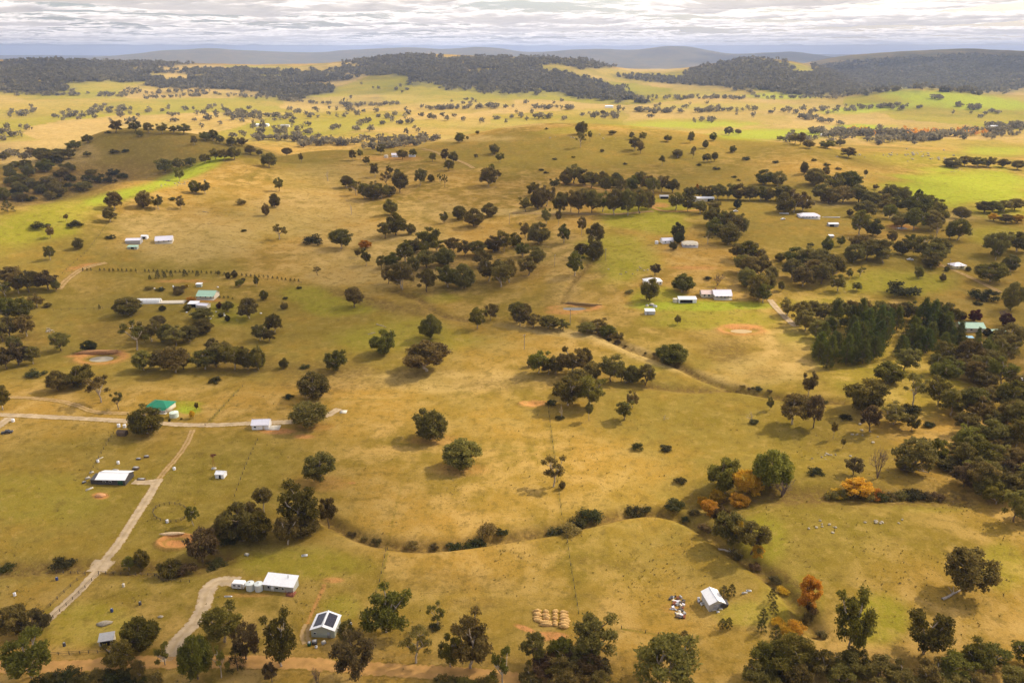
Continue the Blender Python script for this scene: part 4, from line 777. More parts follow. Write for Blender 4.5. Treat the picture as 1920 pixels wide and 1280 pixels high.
# ------------------------------------------------------------------ roads and tracks
def trackmat(name, col, centre, edge_start):
    """worn wheel tracks: bare colour, grass creeping in from the edges and along the middle"""
    m = mat(name, col, var=.22, vscale=.3, rough=1, spec=0); n = m.node_tree; b = n.nodes['Principled BSDF']; src = b.inputs['Base Color'].links[0].from_socket
    at = n.nodes.new('ShaderNodeAttribute'); at.attribute_name = 'cross'; tc = n.nodes.new('ShaderNodeTexCoord'); nz = n.nodes.new('ShaderNodeTexNoise'); nz.inputs['Scale'].default_value = .8; nz.inputs['Detail'].default_value = 5
    n.links.new(tc.outputs['Object'], nz.inputs['Vector'])
    def op(o_, x, y):
        q_ = n.nodes.new('ShaderNodeMath'); q_.operation = o_
        for i, v in enumerate((x, y)):
            if isinstance(v, (int, float)): q_.inputs[i].default_value = v
            else: n.links.new(v, q_.inputs[i])
        return q_.outputs[0]
    e = op('ADD', at.outputs['Fac'], op('MULTIPLY', op('SUBTRACT', nz.outputs['Fac'], .5), 1.1))
    r1 = n.nodes.new('ShaderNodeMapRange'); r1.inputs['From Min'].default_value = edge_start; r1.inputs['From Max'].default_value = edge_start + .22; n.links.new(e, r1.inputs['Value'])
    r2 = n.nodes.new('ShaderNodeMapRange'); r2.inputs['From Min'].default_value = .3; r2.inputs['From Max'].default_value = .08; r2.inputs['To Max'].default_value = centre; n.links.new(e, r2.inputs['Value'])
    f = op('MAXIMUM', r1.outputs[0], r2.outputs[0]); mx = n.nodes.new('ShaderNodeMix'); mx.data_type = 'RGBA'; mx.inputs[7].default_value = (.24, .155, .026, 1)
    n.links.new(f, mx.inputs[0]); n.links.new(src, mx.inputs[6]); n.links.new(mx.outputs[2], b.inputs['Base Color']); return m
DIRT = trackmat('orange_dirt', (.48, .265, .085), .15, .78); GRAVEL = trackmat('grey_gravel', (.43, .325, .20), .25, .78); TRACK = trackmat('pale_track', (.38, .25, .11), .7, .68)
def strip(name, pts, width, m, label=None):
    P = [hit(*p) for p in pts]; P = np.array([(p.x, p.y) for p in P if p is not None])
    seg = np.hypot(*np.diff(P, axis=0).T); s = np.concatenate([[0], np.cumsum(seg)]); n_ = max(8, int(s[-1] / max(1.0, np.hypot(*P[0]) * .006)))
    t = np.linspace(0, s[-1], n_); Q = np.stack([pchip(s, P[:, 0], t), pchip(s, P[:, 1], t)], 1)
    for _ in range(3): Q[1:-1] = (Q[:-2] + 2 * Q[1:-1] + Q[2:]) / 4
    T = np.gradient(Q, axis=0); T /= np.linalg.norm(T, axis=1)[:, None]; Nn = np.stack([-T[:, 1], T[:, 0]], 1)
    V = []; K = 9
    e = 1 + .16 * fbm(t / 7, t * 0 + 3.3, 3, 77)
    for k in range(K):
        f = (k / (K - 1) - .5) * width * 1.25; q_ = Q + Nn * (f * e)[:, None]; z = ground(q_[:, 0], q_[:, 1]); r_ = np.hypot(q_[:, 0], q_[:, 1])
        edge_ = abs(k / (K - 1) - .5) * 2
        V.append(np.stack([q_[:, 0], q_[:, 1], z + .07 + r_ * .00022 - (.05 if edge_ > .99 else 0)], 1))
    V = np.stack(V, 1).reshape(-1, 3); i = np.arange(len(t) * K).reshape(len(t), K)
    fq = np.stack([i[:-1, :-1], i[:-1, 1:], i[1:, 1:], i[1:, :-1]], -1).reshape(-1, 4)
    me_ = npmesh(name, V, fq, True); at_ = me_.attributes.new('cross', 'FLOAT', 'POINT'); at_.data.foreach_set('value', np.tile(np.abs(np.arange(K) / (K - 1) - .5) * 2, len(t)).astype(np.float32))
    o = link(name, me_, None, m); tag(o, label, kind='structure'); return o
strip('dirt_road', [(-90,1252),(100,1250),(250,1241),(420,1240),(560,1243),(700,1253),(850,1262),(940,1269),(1040,1283)], 4.6, DIRT)
strip('gravel_driveway', [(70,1178),(100,1152),(160,1095),(188,1062),(212,1033),(250,975),(285,920),(298,898)], 3.3, GRAVEL)
strip('gravel_driveway', [(180,1072),(197,1050)], 7.0, GRAVEL)
strip('farm_track', [(298,898),(312,880),(332,858),(352,828),(361,806)], 2.6, TRACK)
strip('gravel_driveway', [(250,903),(270,905),(296,902)], 3.5, GRAVEL)
strip('gravel_driveway', [(312,1240),(332,1202),(368,1163),(382,1135),(390,1105),(402,1092),(425,1088),(446,1091)], 4.6, GRAVEL)
strip('farm_road', [(-60,776),(60,780),(230,789),(380,797),(480,793),(560,790),(610,781),(635,766)], 3.6, GRAVEL)
strip('farm_road', [(18,783),(2,796),(-15,806)], 4.5, GRAVEL)
strip('farm_track', [(-30,744),(30,745),(100,750),(145,760),(180,773),(240,775)], 3.0, TRACK)
strip('farm_track', [(578,1170),(570,1186),(576,1205)], 3.0, TRACK)
strip('farm_track', [(1765,497),(1780,503),(1840,530),(1875,548)], 4.2, TRACK)
strip('farm_track', [(1218,386),(1232,394),(1270,397),(1310,394)], 4.5, DIRT)
strip('farm_track', [(960,399),(1060,401),(1140,402),(1225,396)], 5.0, TRACK)
strip('farm_track', [(792,279),(812,284),(832,292),(866,304),(888,316)], 5, TRACK)
strip('farm_track', [(1050,343),(1090,348),(1135,356),(1175,362)], 5, DIRT)
strip('farm_track', [(1443,562),(1458,580),(1478,600),(1492,612)], 4.2, GRAVEL)
strip('farm_track', [(110,543),(125,525),(150,506),(200,493)], 4.5, TRACK)
strip('farm_track', [(1895,735),(1918,742),(1945,760)], 6, TRACK)
# ------------------------------------------------------------------ ponds
def watermat(name, col):
    return mat(name, col, rough=.22, spec=.25)
WAT = [watermat('grey_water', (.20, .19, .16)), mat('tan_water', (.42, .30, .14), rough=.6, spec=.15), mat('pale_water', (.36, .31, .22), rough=.5, spec=.2)]
for k, wi in ((0, 0), (1, 1), (2, 2), (5, 0)):
    c, a, b, zc = ponds[k]; V = [(c.x, c.y, zc - .35)]
    for i in range(40):
        t = 2 * math.pi * i / 40; f = 1.0 + .08 * math.sin(3 * t + k) + .06 * math.sin(5 * t)
        V.append((c.x + a * f * math.cos(t), c.y + b * f * math.sin(t), zc - .35))
    tag(link('pond_water', npmesh('pond_water', V, [(0, 1 + i, 1 + (i + 1) % 40) for i in range(40)]), None, WAT[wi]), kind='structure')

# ------------------------------------------------------------------ buildings
def M_(n_, c, **k): return mat(n_, c, **k)
WHITE = M_('white_steel', (.80, .80, .80), rough=.4, var=.05, vscale=1.2); CREAM = M_('cream_wall', (.62, .55, .42), var=.06); PALEGREEN = M_('pale_green_wall', (.40, .42, .33), var=.05)
DARKW = M_('charcoal_steel', (.07, .065, .065), rough=.5, var=.1); BOTTLE = M_('bottle_green', (.02, .09, .045), rough=.5); EMER = M_('emerald_roof', (.02, .20, .11), rough=.4, var=.08)
MINT = M_('mint_roof', (.36, .55, .40), rough=.4, var=.08); GREYR = M_('grey_roof', (.38, .37, .36), rough=.45, var=.1); PINKR = M_('faded_pink_roof', (.62, .47, .42), rough=.5, var=.12); LILAC = M_('lilac_white_roof', (.70, .68, .74), rough=.4, var=.06)
GLASS = M_('window_glass', (.03, .035, .04), rough=.08, spec=.6); SOLAR = M_('solar_cells', (.012, .012, .03), rough=.15, spec=.5); SILVER = M_('aluminium', (.6, .6, .6), rough=.35, metal=.6)
WOODM = M_('weathered_wood', (.13, .09, .06), var=.3); RUSTR = M_('red_brown_timber', (.22, .075, .04), var=.2); YELLOW = M_('pale_yellow_wall', (.68, .60, .34)); BLACK = M_('painted_inner_shade', (.012, .011, .01)); TANK = M_('pale_tank', (.62, .66, .62), rough=.5, var=.05)  # the near-black material paints the shade inside open bays and doorways
POLY = M_('greenhouse_film', (.82, .82, .78), rough=.35); CONC = M_('concrete', (.60, .54, .43), var=.1); BLUE = M_('blue_plastic', (.03, .05, .16), rough=.5); RUBBER = M_('rubber', (.02, .02, .02)); LOGM = M_('grey_log', (.36, .30, .24), var=.3); ROCKM = M_('granite', (.33, .28, .20), var=.3, bump=.4, vscale=3)
SOILM = M_('straw_soil', (.55, .34, .12), var=.3, vscale=2, bump=.5); CYAN = M_('blue_tarpaulin', (.30, .55, .70), rough=.5)
def boxm(name, x0, x1, y0, y1, z0, z1, parent, m):
    V = [(x, y, z) for z in (z0, z1) for y in (y0, y1) for x in (x0, x1)]
    return link(name, npmesh(name, V, [(0, 2, 3, 1), (4, 5, 7, 6), (0, 1, 5, 4), (2, 6, 7, 3), (0, 4, 6, 2), (1, 3, 7, 5)]), parent, m)
def poly(name, V, Fs, parent, m):
    me = bpy.data.meshes.new(name); me.from_pydata(V, [], Fs); me.update(); return link(name, me, parent, m)
def slab(name, quad, th, parent, m):      # thick roof sheet from four upper corners
    V = list(quad) + [(x, y, z - th) for x, y, z in quad]
    return poly(name, V, [(0, 1, 2, 3), (7, 6, 5, 4), (0, 4, 5, 1), (1, 5, 6, 2), (2, 6, 7, 3), (3, 7, 4, 0)], parent, m)
def windowp(parent, x, z, w_, h_, y, m=None):
    o = boxm('window', x - w_ / 2, x + w_ / 2, y - .06, y + .05, z, z + h_, parent, m or WHITE)
    boxm('pane', x - w_ / 2 + .08, x + w_ / 2 - .08, y - .09, y - .063, z + .08, z + h_ - .08, o, GLASS); return o
def house(name, label, px, py, w_, d, h_, wallm, roofm, roof='gable', ridge='x', rot=0, rise=1.6, over=.35, wins=(), door=None, cat='shed', verandah=None, rb=None, opening=None):
    p = hit(px, py); o = empty(name, p, R(rot)); tag(o, label, cat)
    base = -1.2
    X0, X1, Y0, Y1 = -w_ / 2, w_ / 2, -d / 2, d / 2
    if roof == 'gable':
        if ridge == 'x':
            V = [(X0,Y0,base),(X1,Y0,base),(X1,Y1,base),(X0,Y1,base),(X0,Y0,h_),(X1,Y0,h_),(X1,Y1,h_),(X0,Y1,h_),(X0,0,h_+rise),(X1,0,h_+rise)]
            Fs = [(0,1,5,4),(2,3,7,6),(1,2,6,9,5),(3,0,4,8,7)]; poly('wall', V, Fs, o, wallm)
            k = rise / (d / 2); e = .06; zo = h_ - over * k + e
            slab('roof', [(X0-over,Y0-over,zo),(X1+over,Y0-over,zo),(X1+over,0,h_+rise+e),(X0-over,0,h_+rise+e)], .09, o, roofm)
            slab('roof', [(X0-over,0,h_+rise+e),(X1+over,0,h_+rise+e),(X1+over,Y1+over,zo),(X0-over,Y1+over,zo)], .09, o, rb or roofm)
            boxm('ridge_cap', X0-over, X1+over, -.14, .14, h_+rise+e-.02, h_+rise+e+.07, o, roofm)
        else:
            V = [(X0,Y0,base),(X1,Y0,base),(X1,Y1,base),(X0,Y1,base),(X0,Y0,h_),(X1,Y0,h_),(X1,Y1,h_),(X0,Y1,h_),(0,Y0,h_+rise),(0,Y1,h_+rise)]
            Fs = [(0,1,5,8,4),(2,3,7,9,6),(1,2,6,5),(3,0,4,7)]; poly('wall', V, Fs, o, wallm)
            k = rise / (w_ / 2); e = .06; zo = h_ - over * k + e
            slab('roof', [(X0-over,Y0-over,zo),(0,Y0-over,h_+rise+e),(0,Y1+over,h_+rise+e),(X0-over,Y1+over,zo)], .09, o, roofm)
            slab('roof', [(0,Y0-over,h_+rise+e),(X1+over,Y0-over,zo),(X1+over,Y1+over,zo),(0,Y1+over,h_+rise+e)], .09, o, rb or roofm)
            boxm('ridge_cap', -.14, .14, Y0-over, Y1+over, h_+rise+e-.02, h_+rise+e+.07, o, roofm)
    elif roof == 'hip':
        boxm('wall', X0, X1, Y0, Y1, base, h_, o, wallm)
        a = min(w_, d) / 2; ax, ay = (w_ / 2 - a + .01, 0.01) if w_ >= d else (.01, d / 2 - a + .01)
        q_ = over; V = [(X0-q_,Y0-q_,h_),(X1+q_,Y0-q_,h_),(X1+q_,Y1+q_,h_),(X0-q_,Y1+q_,h_),(-ax,-ay,h_+rise),(ax,-ay,h_+rise),(ax,ay,h_+rise),(-ax,ay,h_+rise)]
        poly('roof', V, [(0,1,5,4),(1,2,6,5),(2,3,7,6),(3,0,4,7),(4,5,6,7),(3,2,1,0)], o, roofm)
    else:   # skillion, high at the back
        V = [(X0,Y0,base),(X1,Y0,base),(X1,Y1,base),(X0,Y1,base),(X0,Y0,h_),(X1,Y0,h_),(X1,Y1,h_+rise),(X0,Y1,h_+rise)]
        poly('wall', V, [(0,1,5,4),(2,3,7,6),(1,2,6,5),(3,0,4,7)], o, wallm)
        k = rise / d; slab('roof', [(X0-over,Y0-over*1.2,h_-over*1.2*k+.06),(X1+over,Y0-over*1.2,h_-over*1.2*k+.06),(X1+over,Y1+over,h_+rise+over*k+.06),(X0-over,Y1+over,h_+rise+over*k+.06)], .1, o, roofm)
    for x, z, ww, hh in wins: windowp(o, x, z, ww, hh, Y0)
    if door: dd = boxm('door', door[0]-door[1]/2, door[0]+door[1]/2, Y0-.07, Y0-.004, -.1, door[2], o, door[3] if len(door) > 3 else GREYR); boxm('handle', door[0]+door[1]/2-.2, door[0]+door[1]/2-.1, Y0-.13, Y0-.073, .95, 1.1, dd, SILVER)
    if opening: boxm('bay_shade_panel', opening[0], opening[1], Y0-.05, Y0-.004, 0, opening[2], o, BLACK)  # flat dark panel on the wall, painted shade of the bay's inside
    if verandah:
        vd = verandah; slab('verandah_roof', [(X0,Y0-vd,h_-.55),(X1,Y0-vd,h_-.55),(X1,Y0-.02,h_-.12),(X0,Y0-.02,h_-.12)], .08, o, roofm)
        for k in range(5): x = X0 + .1 + (w_ - .2) * k / 4; boxm('verandah_post', x-.07, x+.07, Y0-vd+.1, Y0-vd+.24, -1, h_-.62, o, wallm)
        boxm('verandah_floor', X0, X1, Y0-vd, Y0-.01, -1.0, .12, o, CONC)
    return o
def tank(label, px, py, dia, h_, m=None, name='water_tank'):
    p = hit(px, py); o = empty(name, p); tag(o, label, 'tank'); n_ = 24; r = dia / 2; V = []
    for z in (-.6, h_): V += [(r * math.cos(2*math.pi*i/n_), r * math.sin(2*math.pi*i/n_), z) for i in range(n_)]
    poly('shell', V, [(i, (i+1) % n_, n_+(i+1) % n_, n_+i) for i in range(n_)], o, m or TANK)
    V = [(r*1.03*math.cos(2*math.pi*i/n_), r*1.03*math.sin(2*math.pi*i/n_), h_+.01) for i in range(n_)] + [(.25*math.cos(2*math.pi*i/n_), .25*math.sin(2*math.pi*i/n_), h_+dia*.12) for i in range(n_)]
    lid = poly('lid', V, [(i, (i+1) % n_, n_+(i+1) % n_, n_+i) for i in range(n_)] + [tuple(range(n_, 2*n_))], o, m or TANK)
    boxm('inlet', -.18, .18, -.18, .18, h_+dia*.12-.02, h_+dia*.12+.14, lid, GREYR); return o
# near buildings
s = house('solar_shed', 'pale green shed with white gabled roof carrying two dark solar arrays', 612, 1180, 7.6, 7.0, 3.0, PALEGREEN, WHITE, ridge='y', rot=-4, rise=1.5, wins=((-2.6, 1.1, .9, .8),), door=(1.9, 1.0, 2.1))
k_ = 1.5 / 3.8
for sx in (-1, 1):
    a0, a1 = (.45, 3.25); q_ = [(sx*x, y, 4.5 - k_*x + .16) for x, y in ((a0, -2.7), (a1, -2.7), (a1, 3.0), (a0, 3.0))]
    if sx < 0: q_ = q_[::-1]
    ar = slab('solar_array', q_, .05, s, DARKW)
    for i in range(3):
        for j in range(4):
            xa = a0 + .03 + (a1-a0-.06)*i/3; xb = a0 + (a1-a0-.06)*(i+1)/3; ya = -2.7+.03+5.7*j/4; yb = -2.7+5.7*(j+1)/4-.02
            q2 = [(sx*x, y, 4.5 - k_*x + .185) for x, y in ((xa, ya), (xb, ya), (xb, yb), (xa, yb))]
            poly('solar_panel', q2 if sx > 0 else q2[::-1], [(0, 1, 2, 3)], ar, SOLAR)
hs = house('white_bungalow', 'long bungalow with white sloping roof beside two round tanks', 528, 1101, 10.8, 4.4, 2.7, M_('sage_wall', (.42, .42, .36), var=.06), WHITE, 'skillion', rot=-9, rise=1.1, over=.35, wins=((-3.6, .9, 1.0, 1.2), (-.6, 1.0, 1.4, .9), (1.6, 1.0, .9, .9)), door=(-2.2, 1.0, 2.1, WHITE), cat='house')
boxm('deck', 3.4, 6.2, -4.2, -1.6, -.8, .35, hs, RUSTR)
for x in (3.6, 6.0): boxm('deck_post', x-.08, x+.08, -4.1, -3.94, -.8, 2.3, hs, RUSTR)
boxm('deck_rail', 3.4, 6.2, -4.2, -4.12, .95, 1.05, hs, RUSTR); boxm('flue', 2.2, 2.5, 1.0, 1.3, 3, 4.7, hs, SILVER)
tank('pale round tank next to the caravan', 470, 1104, 2.9, 2.6); tank('pale round tank next to the white bungalow', 486, 1105, 2.9, 2.6)
def caravan(label, px, py, rot, name='caravan', L_=4.6, m=None):
    p = hit(px, py); o = empty(name, p, R(rot)); tag(o, label, 'caravan')
    prof = [(-L_/2+.25,.45),(L_/2-.35,.45),(L_/2,.9),(L_/2-.15,2.2),(L_/2-.5,2.5),(-L_/2+.3,2.5),(-L_/2,2.1),(-L_/2,.9)]; n_ = len(prof)
    V = [(x, -1.05, z) for x, z in prof] + [(x, 1.05, z) for x, z in prof]
    poly('body', V, [tuple(range(n_)), tuple(range(2*n_-1, n_-1, -1))] + [(i, i+n_, (i+1) % n_+n_, (i+1) % n_) for i in range(n_)], o, m or WHITE)
    for x in (-1.2, .5): windowp(o, x, 1.35, 1.0, .6, -1.05, GREYR)
    boxm('door', 1.25, 1.8, -1.1, -1.054, .6, 2.2, o, CREAM); boxm('stripe', -L_/2+.05, L_/2-.2, -1.09, -1.053, .95, 1.15, o, GREYR)
    for y in (-1.0, 1.0): wheel(o, 0, y, .32)
    boxm('tow_bar', L_/2-.1, L_/2+1.1, -.06, .06, .4, .5, o, DARKW); return o
def wheel(o, x, y, r):
    n_ = 14; V = [(x+r*math.cos(2*math.pi*i/n_), y+yy, r+r*math.sin(2*math.pi*i/n_)) for yy in (-.1, .1) for i in range(n_)]
    wv = poly('wheel', V, [tuple(range(n_)), tuple(range(2*n_-1, n_-1, -1))] + [(i, i+n_, (i+1) % n_+n_, (i+1) % n_) for i in range(n_)], o, RUBBER)
    V = [(x+r*.5*math.cos(2*math.pi*i/n_), y+yy, r+r*.5*math.sin(2*math.pi*i/n_)) for yy in (-.12, .12) for i in range(n_)]
    poly('rim', V, [tuple(range(n_)), tuple(range(2*n_-1, n_-1, -1))] + [(i, i+n_, (i+1) % n_+n_, (i+1) % n_) for i in range(n_)], wv, SILVER)
caravan('white caravan at the end of the curved gravel drive', 449, 1101, -6)
def ute(label, px, py, rot, m, name='farm_ute'):
    p = hit(px, py); o = empty(name, p, R(rot)); tag(o, label, 'car')
    prof = [(-2.5,.45),(2.45,.45),(2.5,.95),(1.3,1.08),(.65,1.72),(-.75,1.72),(-1.0,1.1),(-2.5,1.05)]; n_ = len(prof)
    V = [(x, -.88, z) for x, z in prof] + [(x, .88, z) for x, z in prof]
    poly('body', V, [tuple(range(n_)), tuple(range(2*n_-1, n_-1, -1))] + [(i, i+n_, (i+1) % n_+n_, (i+1) % n_) for i in range(n_)], o, m)
    for y in (-.9, .885): boxm('side_window', -.6, .7, y, y+.015, 1.14, 1.55, o, GLASS)
    slab('windscreen', [(1.32,-.7,1.13),(1.32,.7,1.13),(.72,.7,1.70),(.72,-.7,1.70)], .02, o, GLASS)
    for x in (-1.6, 1.6):
        for y in (-.82, .82): wheel(o, x, y, .36)
    for y in (-.6, .6): boxm('headlight', 2.49, 2.53, y-.15, y+.15, .7, .85, o, WHITE)
    return o
ute('dark utility parked beside the farm road at the photo edge', 14, 812, 20, DARKW); ute('white vehicle parked on the hillside above the grassy hollow', 1706, 488, -10, WHITE, 'white_car'); ute('white car parked on the lawn near the round dark conifer', 1379, 397, 0, WHITE, 'white_car')
ute('white car parked in the yard of the long white house', 1468, 412, 30, WHITE, 'white_car'); ute('white car half hidden in front of the emerald-roofed house', 306, 772, -15, WHITE, 'white_car')
ws = house('white_shed', 'white gabled shed between two round conifers and the scrap heap', 1336, 1131, 5.2, 6.6, 2.7, M_('pale_grey_wall', (.52, .50, .45), var=.06), WHITE, ridge='y', rot=9, rise=1.3, door=(0, 2.4, 2.3, GREYR))
house('lean_to', 'dark lean-to shelter against the white gabled shed', 1356, 1136, 2.6, 1.8, 1.4, DARKW, DARKW, 'skillion', rot=9, rise=.4, over=.12)
bs = house('big_shed', 'big shed with bright white roof and charcoal front wall', 217, 900, 12.6, 7.6, 2.6, DARKW, WHITE, rot=-2, rise=1.3, wins=((-2.9, 1.1, 1.3, .8), (-.2, 1.1, 1.3, .8)), door=(4.2, 2.2, 2.2, BOTTLE))
house('shed_annexe', 'small charcoal annexe at the end of the big white-roofed shed', 184, 902, 3.6, 4.6, 2.1, DARKW, DARKW, 'skillion', rot=-2, rise=.5, over=.15)
house('white_hut', 'tiny white hut with dark doorway below the windmill', 415, 893, 3.9, 3.2, 2.0, WHITE, WHITE, rot=-6, rise=.8, over=.2, door=(.2, .9, 1.8, BLACK), cat='hut')
wm = empty('windmill', hit(402, 877)); tag(wm, 'rusty windmill mast on pale rubble above the white hut', 'windmill')
V, Fc = tubes([((-.6,-.6,-.3),(0,0,6.5),.07,.05),((.6,-.6,-.3),(0,0,6.5),.07,.05),((0,.7,-.3),(0,0,6.5),.07,.05),((-.4,-.4,2),(.4,-.4,2),.04,.04),((-.25,-.25,4),(.25,-.25,4),.04,.04)], 5); link('mast', npmesh('mast', V, Fc), wm, RUSTR)
V, Fc = tubes([((0,-.35,6.5),(1.1*math.cos(a),-.35,6.5+1.1*math.sin(a)),.09,.14) for a in np.linspace(0, 5.8, 12)] + [((0,-.4,6.5),(0,.3,6.5),.08,.08)], 4); link('wheel', npmesh('wheel', V, Fc), wm, RUSTR)
boxm('tail_vane', .2, 1.6, .3, .34, 6.2, 6.9, wm, RUSTR)
house('white_cottage', 'white cottage on orange earth beside a pale concrete slab', 491, 800, 8.2, 6.0, 2.7, WHITE, LILAC, rot=4, rise=1.5, over=.4, wins=((-2.5, 1.0, 1.2, 1.0),), door=(1.6, 1.0, 2.1, CREAM), cat='house')
sl = boxm('concrete_slab', -3.2, 3.2, -2.4, 2.4, -.6, .35, None, CONC); sl.location = hit(513, 802); sl.rotation_euler = (0, 0, R(4)); tag(sl, 'pale concrete slab attached beside the white cottage', 'slab')
sl = boxm('concrete_pad', -1.7, 1.7, -1.7, 1.7, -.4, .25, None, CONC); sl.location = hit(644, 772); tag(sl, 'small pale concrete pad in the paddock at the end of the farm road', 'slab')
gh = house('green_roofed_house', 'cream house with emerald green hipped roof on a bright lawn', 303, 766, 11.5, 8.0, 2.7, CREAM, EMER, 'hip', rot=-10, rise=2.0, over=.6, wins=((-3.5, 1.0, 1.4, 1.1), (0, 1.0, 1.4, 1.1), (3.4, 1.0, 1.2, 1.1)), door=(1.9, 1.0, 2.1, WHITE), cat='house', verandah=1.6)
tank('pale green round tank beside the emerald-roofed house', 327, 781, 4.4, 2.5, M_('celadon_tank', (.60, .68, .56)))
tank('left small white tank above the timber hut by the round tree', 223, 800, 1.5, 1.5, WHITE); tank('right small white tank above the timber hut by the round tree', 234, 801, 1.5, 1.5, WHITE)
house('timber_hut', 'weathered brown timber hut beside the dark round tree on the farm road', 230, 815, 4.2, 3.0, 1.9, WOODM, WOODM, rot=-4, rise=.7, over=.2, cat='hut')
tank('white drum tank at the road fork near the photo edge', 25, 790, 1.5, 1.3, WHITE); tank('small white tank north of the big white-roofed shed', 222, 869, 1.2, 1.2, WHITE); tank('small white tank beside the dirt track left of the windmill', 327, 880, 1.2, 1.1, WHITE); tank('white drum at the rim of the round pen', 314, 979, 1.0, 1.2, WHITE)
tank('tiny white tank at the head of the row of pale pipes', 184, 866, 1.1, 1.0, WHITE)
house('grey_shelter', 'small open shelter with grey sloping roof behind the roadside gums', 202, 1204, 4.2, 2.8, 2.0, CREAM, GREYR, 'skillion', rot=14, rise=.7, over=.2, cat='shelter', opening=(-1.7, 1.2, 1.7))
# middle distance
hm_ = house('homestead', 'pink-white verandah homestead with two roofs above the tan pond', 1352, 556, 12.5, 9.0, 3.0, CREAM, LILAC, rot=0, rise=2.2, over=.5, wins=((-4, 1.0, 1.5, 1.4), (-1.2, 1.0, 1.5, 1.4), (4, 1.0, 1.5, 1.4)), door=(1.6, 1.1, 2.2, GREYR), cat='homestead', verandah=2.2)
wg = boxm('wing', -14.5, -6.27, -2.5, 5.0, -1.2, 2.9, hm_, CREAM)
slab('wing_roof', [(-15,-3,2.7),(-6.3,-3,2.7),(-6.3,1.2,4.6),(-15,1.2,4.6)], .1, hm_, PINKR); slab('wing_roof', [(-15,1.22,4.6),(-6.3,1.22,4.6),(-6.3,5.5,2.7),(-15,5.5,2.7)], .1, hm_, PINKR)
for x in (-12.5, -9.5): windowp(hm_, x, 1.0, 1.5, 1.3, -2.5)
boxm('chimney', -4.6, -3.8, .5, 1.3, 4.5, 6.4, hm_, RUSTR)
house('open_shed', 'long low white shed with dark open bays left of the homestead', 1288, 566, 12.5, 4.5, 2.6, WHITE, WHITE, 'skillion', rise=.8, over=.25, opening=(-5.4, 3.4, 2.2))
tank('pale round tank beside the long open-bay shed', 1266, 566, 3.6, 2.4, M_('cream_tank', (.66, .60, .48)))
house('white_farmhouse', 'white farmhouse half hidden behind a large round green tree', 1223, 532, 13, 8, 2.8, CREAM, WHITE, 'hip', rot=6, rise=2.0, wins=((3, 1.0, 1.2, 1.1), (5, 1.0, 1.2, 1.1)), cat='house')
house('tin_hut', 'small white tin hut standing alone above the creek bushes', 1218, 588, 6.6, 4.0, 2.4, M_('zinc_wall', (.50, .50, .50)), WHITE, 'skillion', rise=.6, over=.2, door=(-1.5, .9, 1.9), cat='hut')
house('hill_house', 'white hill house left of the black evergreen trees', 1250, 455, 10, 7, 2.7, WHITE, LILAC, rot=10, rise=1.7, wins=((-2.5, 1, 1.2, 1.1), (2, 1, 1.2, 1.1)), cat='house')
house('hill_house', 'grey-white hill house with cream roof right of the black evergreens', 1293, 461, 13, 8, 2.8, LILAC, CREAM, 'hip', rot=-6, rise=1.8, wins=((-3.5, 1, 1.6, 1.2), (0, 1, 1.6, 1.2), (3.5, 1, 1.6, 1.2)), cat='house', verandah=1.8)
tank('white tank left of the white hill house', 1231, 457, 3, 2.4, WHITE)
house('machinery_shed', 'small low shed with black open front at the end of the tree belt', 1245, 372, 9.5, 5, 2.5, GREYR, GREYR, 'skillion', rise=.7, opening=(-4.2, 4.2, 2.2))
house('hay_shed', 'long pale shed with one dark open end before the straight tree belt', 1318, 377, 22, 7, 3.4, CREAM, WHITE, rot=0, rise=1.4, opening=(4, 10.2, 3.0))
house('white_barn', 'white roofed barn rising behind a gum above the long white house', 1498, 380, 15, 7, 3.4, WHITE, WHITE, rise=1.4)
house('long_white_house', 'long white verandah house at the edge of the gum wood', 1515, 408, 20, 9, 2.9, WHITE, LILAC, 'hip', rise=2.0, wins=((-7, 1, 1.5, 1.2), (-3, 1, 1.5, 1.2), (3, 1, 1.5, 1.2), (7, 1, 1.5, 1.2)), door=(0, 1.2, 2.1), cat='house', verandah=2.0)
house('white_garage', 'small white garage on the slope below the long white house', 1561, 424, 9.5, 5, 2.5, GREYR, WHITE, rise=1.0, opening=(-3.8, .5, 2.0)); house('pump_shed', 'tiny white-roofed pump shed above a dark bush on the slope', 1558, 445, 4, 3, 1.8, GREYR, WHITE, 'skillion', rise=.4, cat='hut')
house('yellow_house', 'pale yellow house with lilac-white hipped roof beside the diagonal track', 1793, 502, 11.5, 8.5, 2.7, YELLOW, LILAC, 'hip', rot=12, rise=1.9, wins=((-3, 1, 1.3, 1.1), (0, 1, 1.3, 1.1), (3, 1, 1.3, 1.1)), cat='house')
house('mint_roofed_house', 'cream house with mint green roof at the top of the pine wood', 1817, 618, 15, 9, 2.9, CREAM, MINT, rot=-3, rise=2.2, over=.6, wins=((-5, 1, 1.5, 1.1), (-1, 1, 1.5, 1.1), (4, 1, 1.5, 1.1)), cat='house')
house('mint_roofed_shed', 'small mint-roofed shed right of the mint-roofed house', 1868, 627, 9, 5, 2.4, CREAM, MINT, rise=1.2)
tp_ = slab('blue_tarpaulin', [(-2.2,-1.5,1.2),(2.2,-1.5,1.0),(2.2,1.5,1.5),(-2.2,1.5,1.4)], .08, None, CYAN); tp_.location = hit(1818, 635); tag(tp_, 'pale blue tarpaulin below the mint-roofed house', 'tarpaulin')
house('edge_house', 'white flat-roofed house cut by the photo edge beyond the large wood', 1912, 722, 10, 6, 2.6, CREAM, WHITE, 'skillion', rot=-28, rise=.6, cat='house')
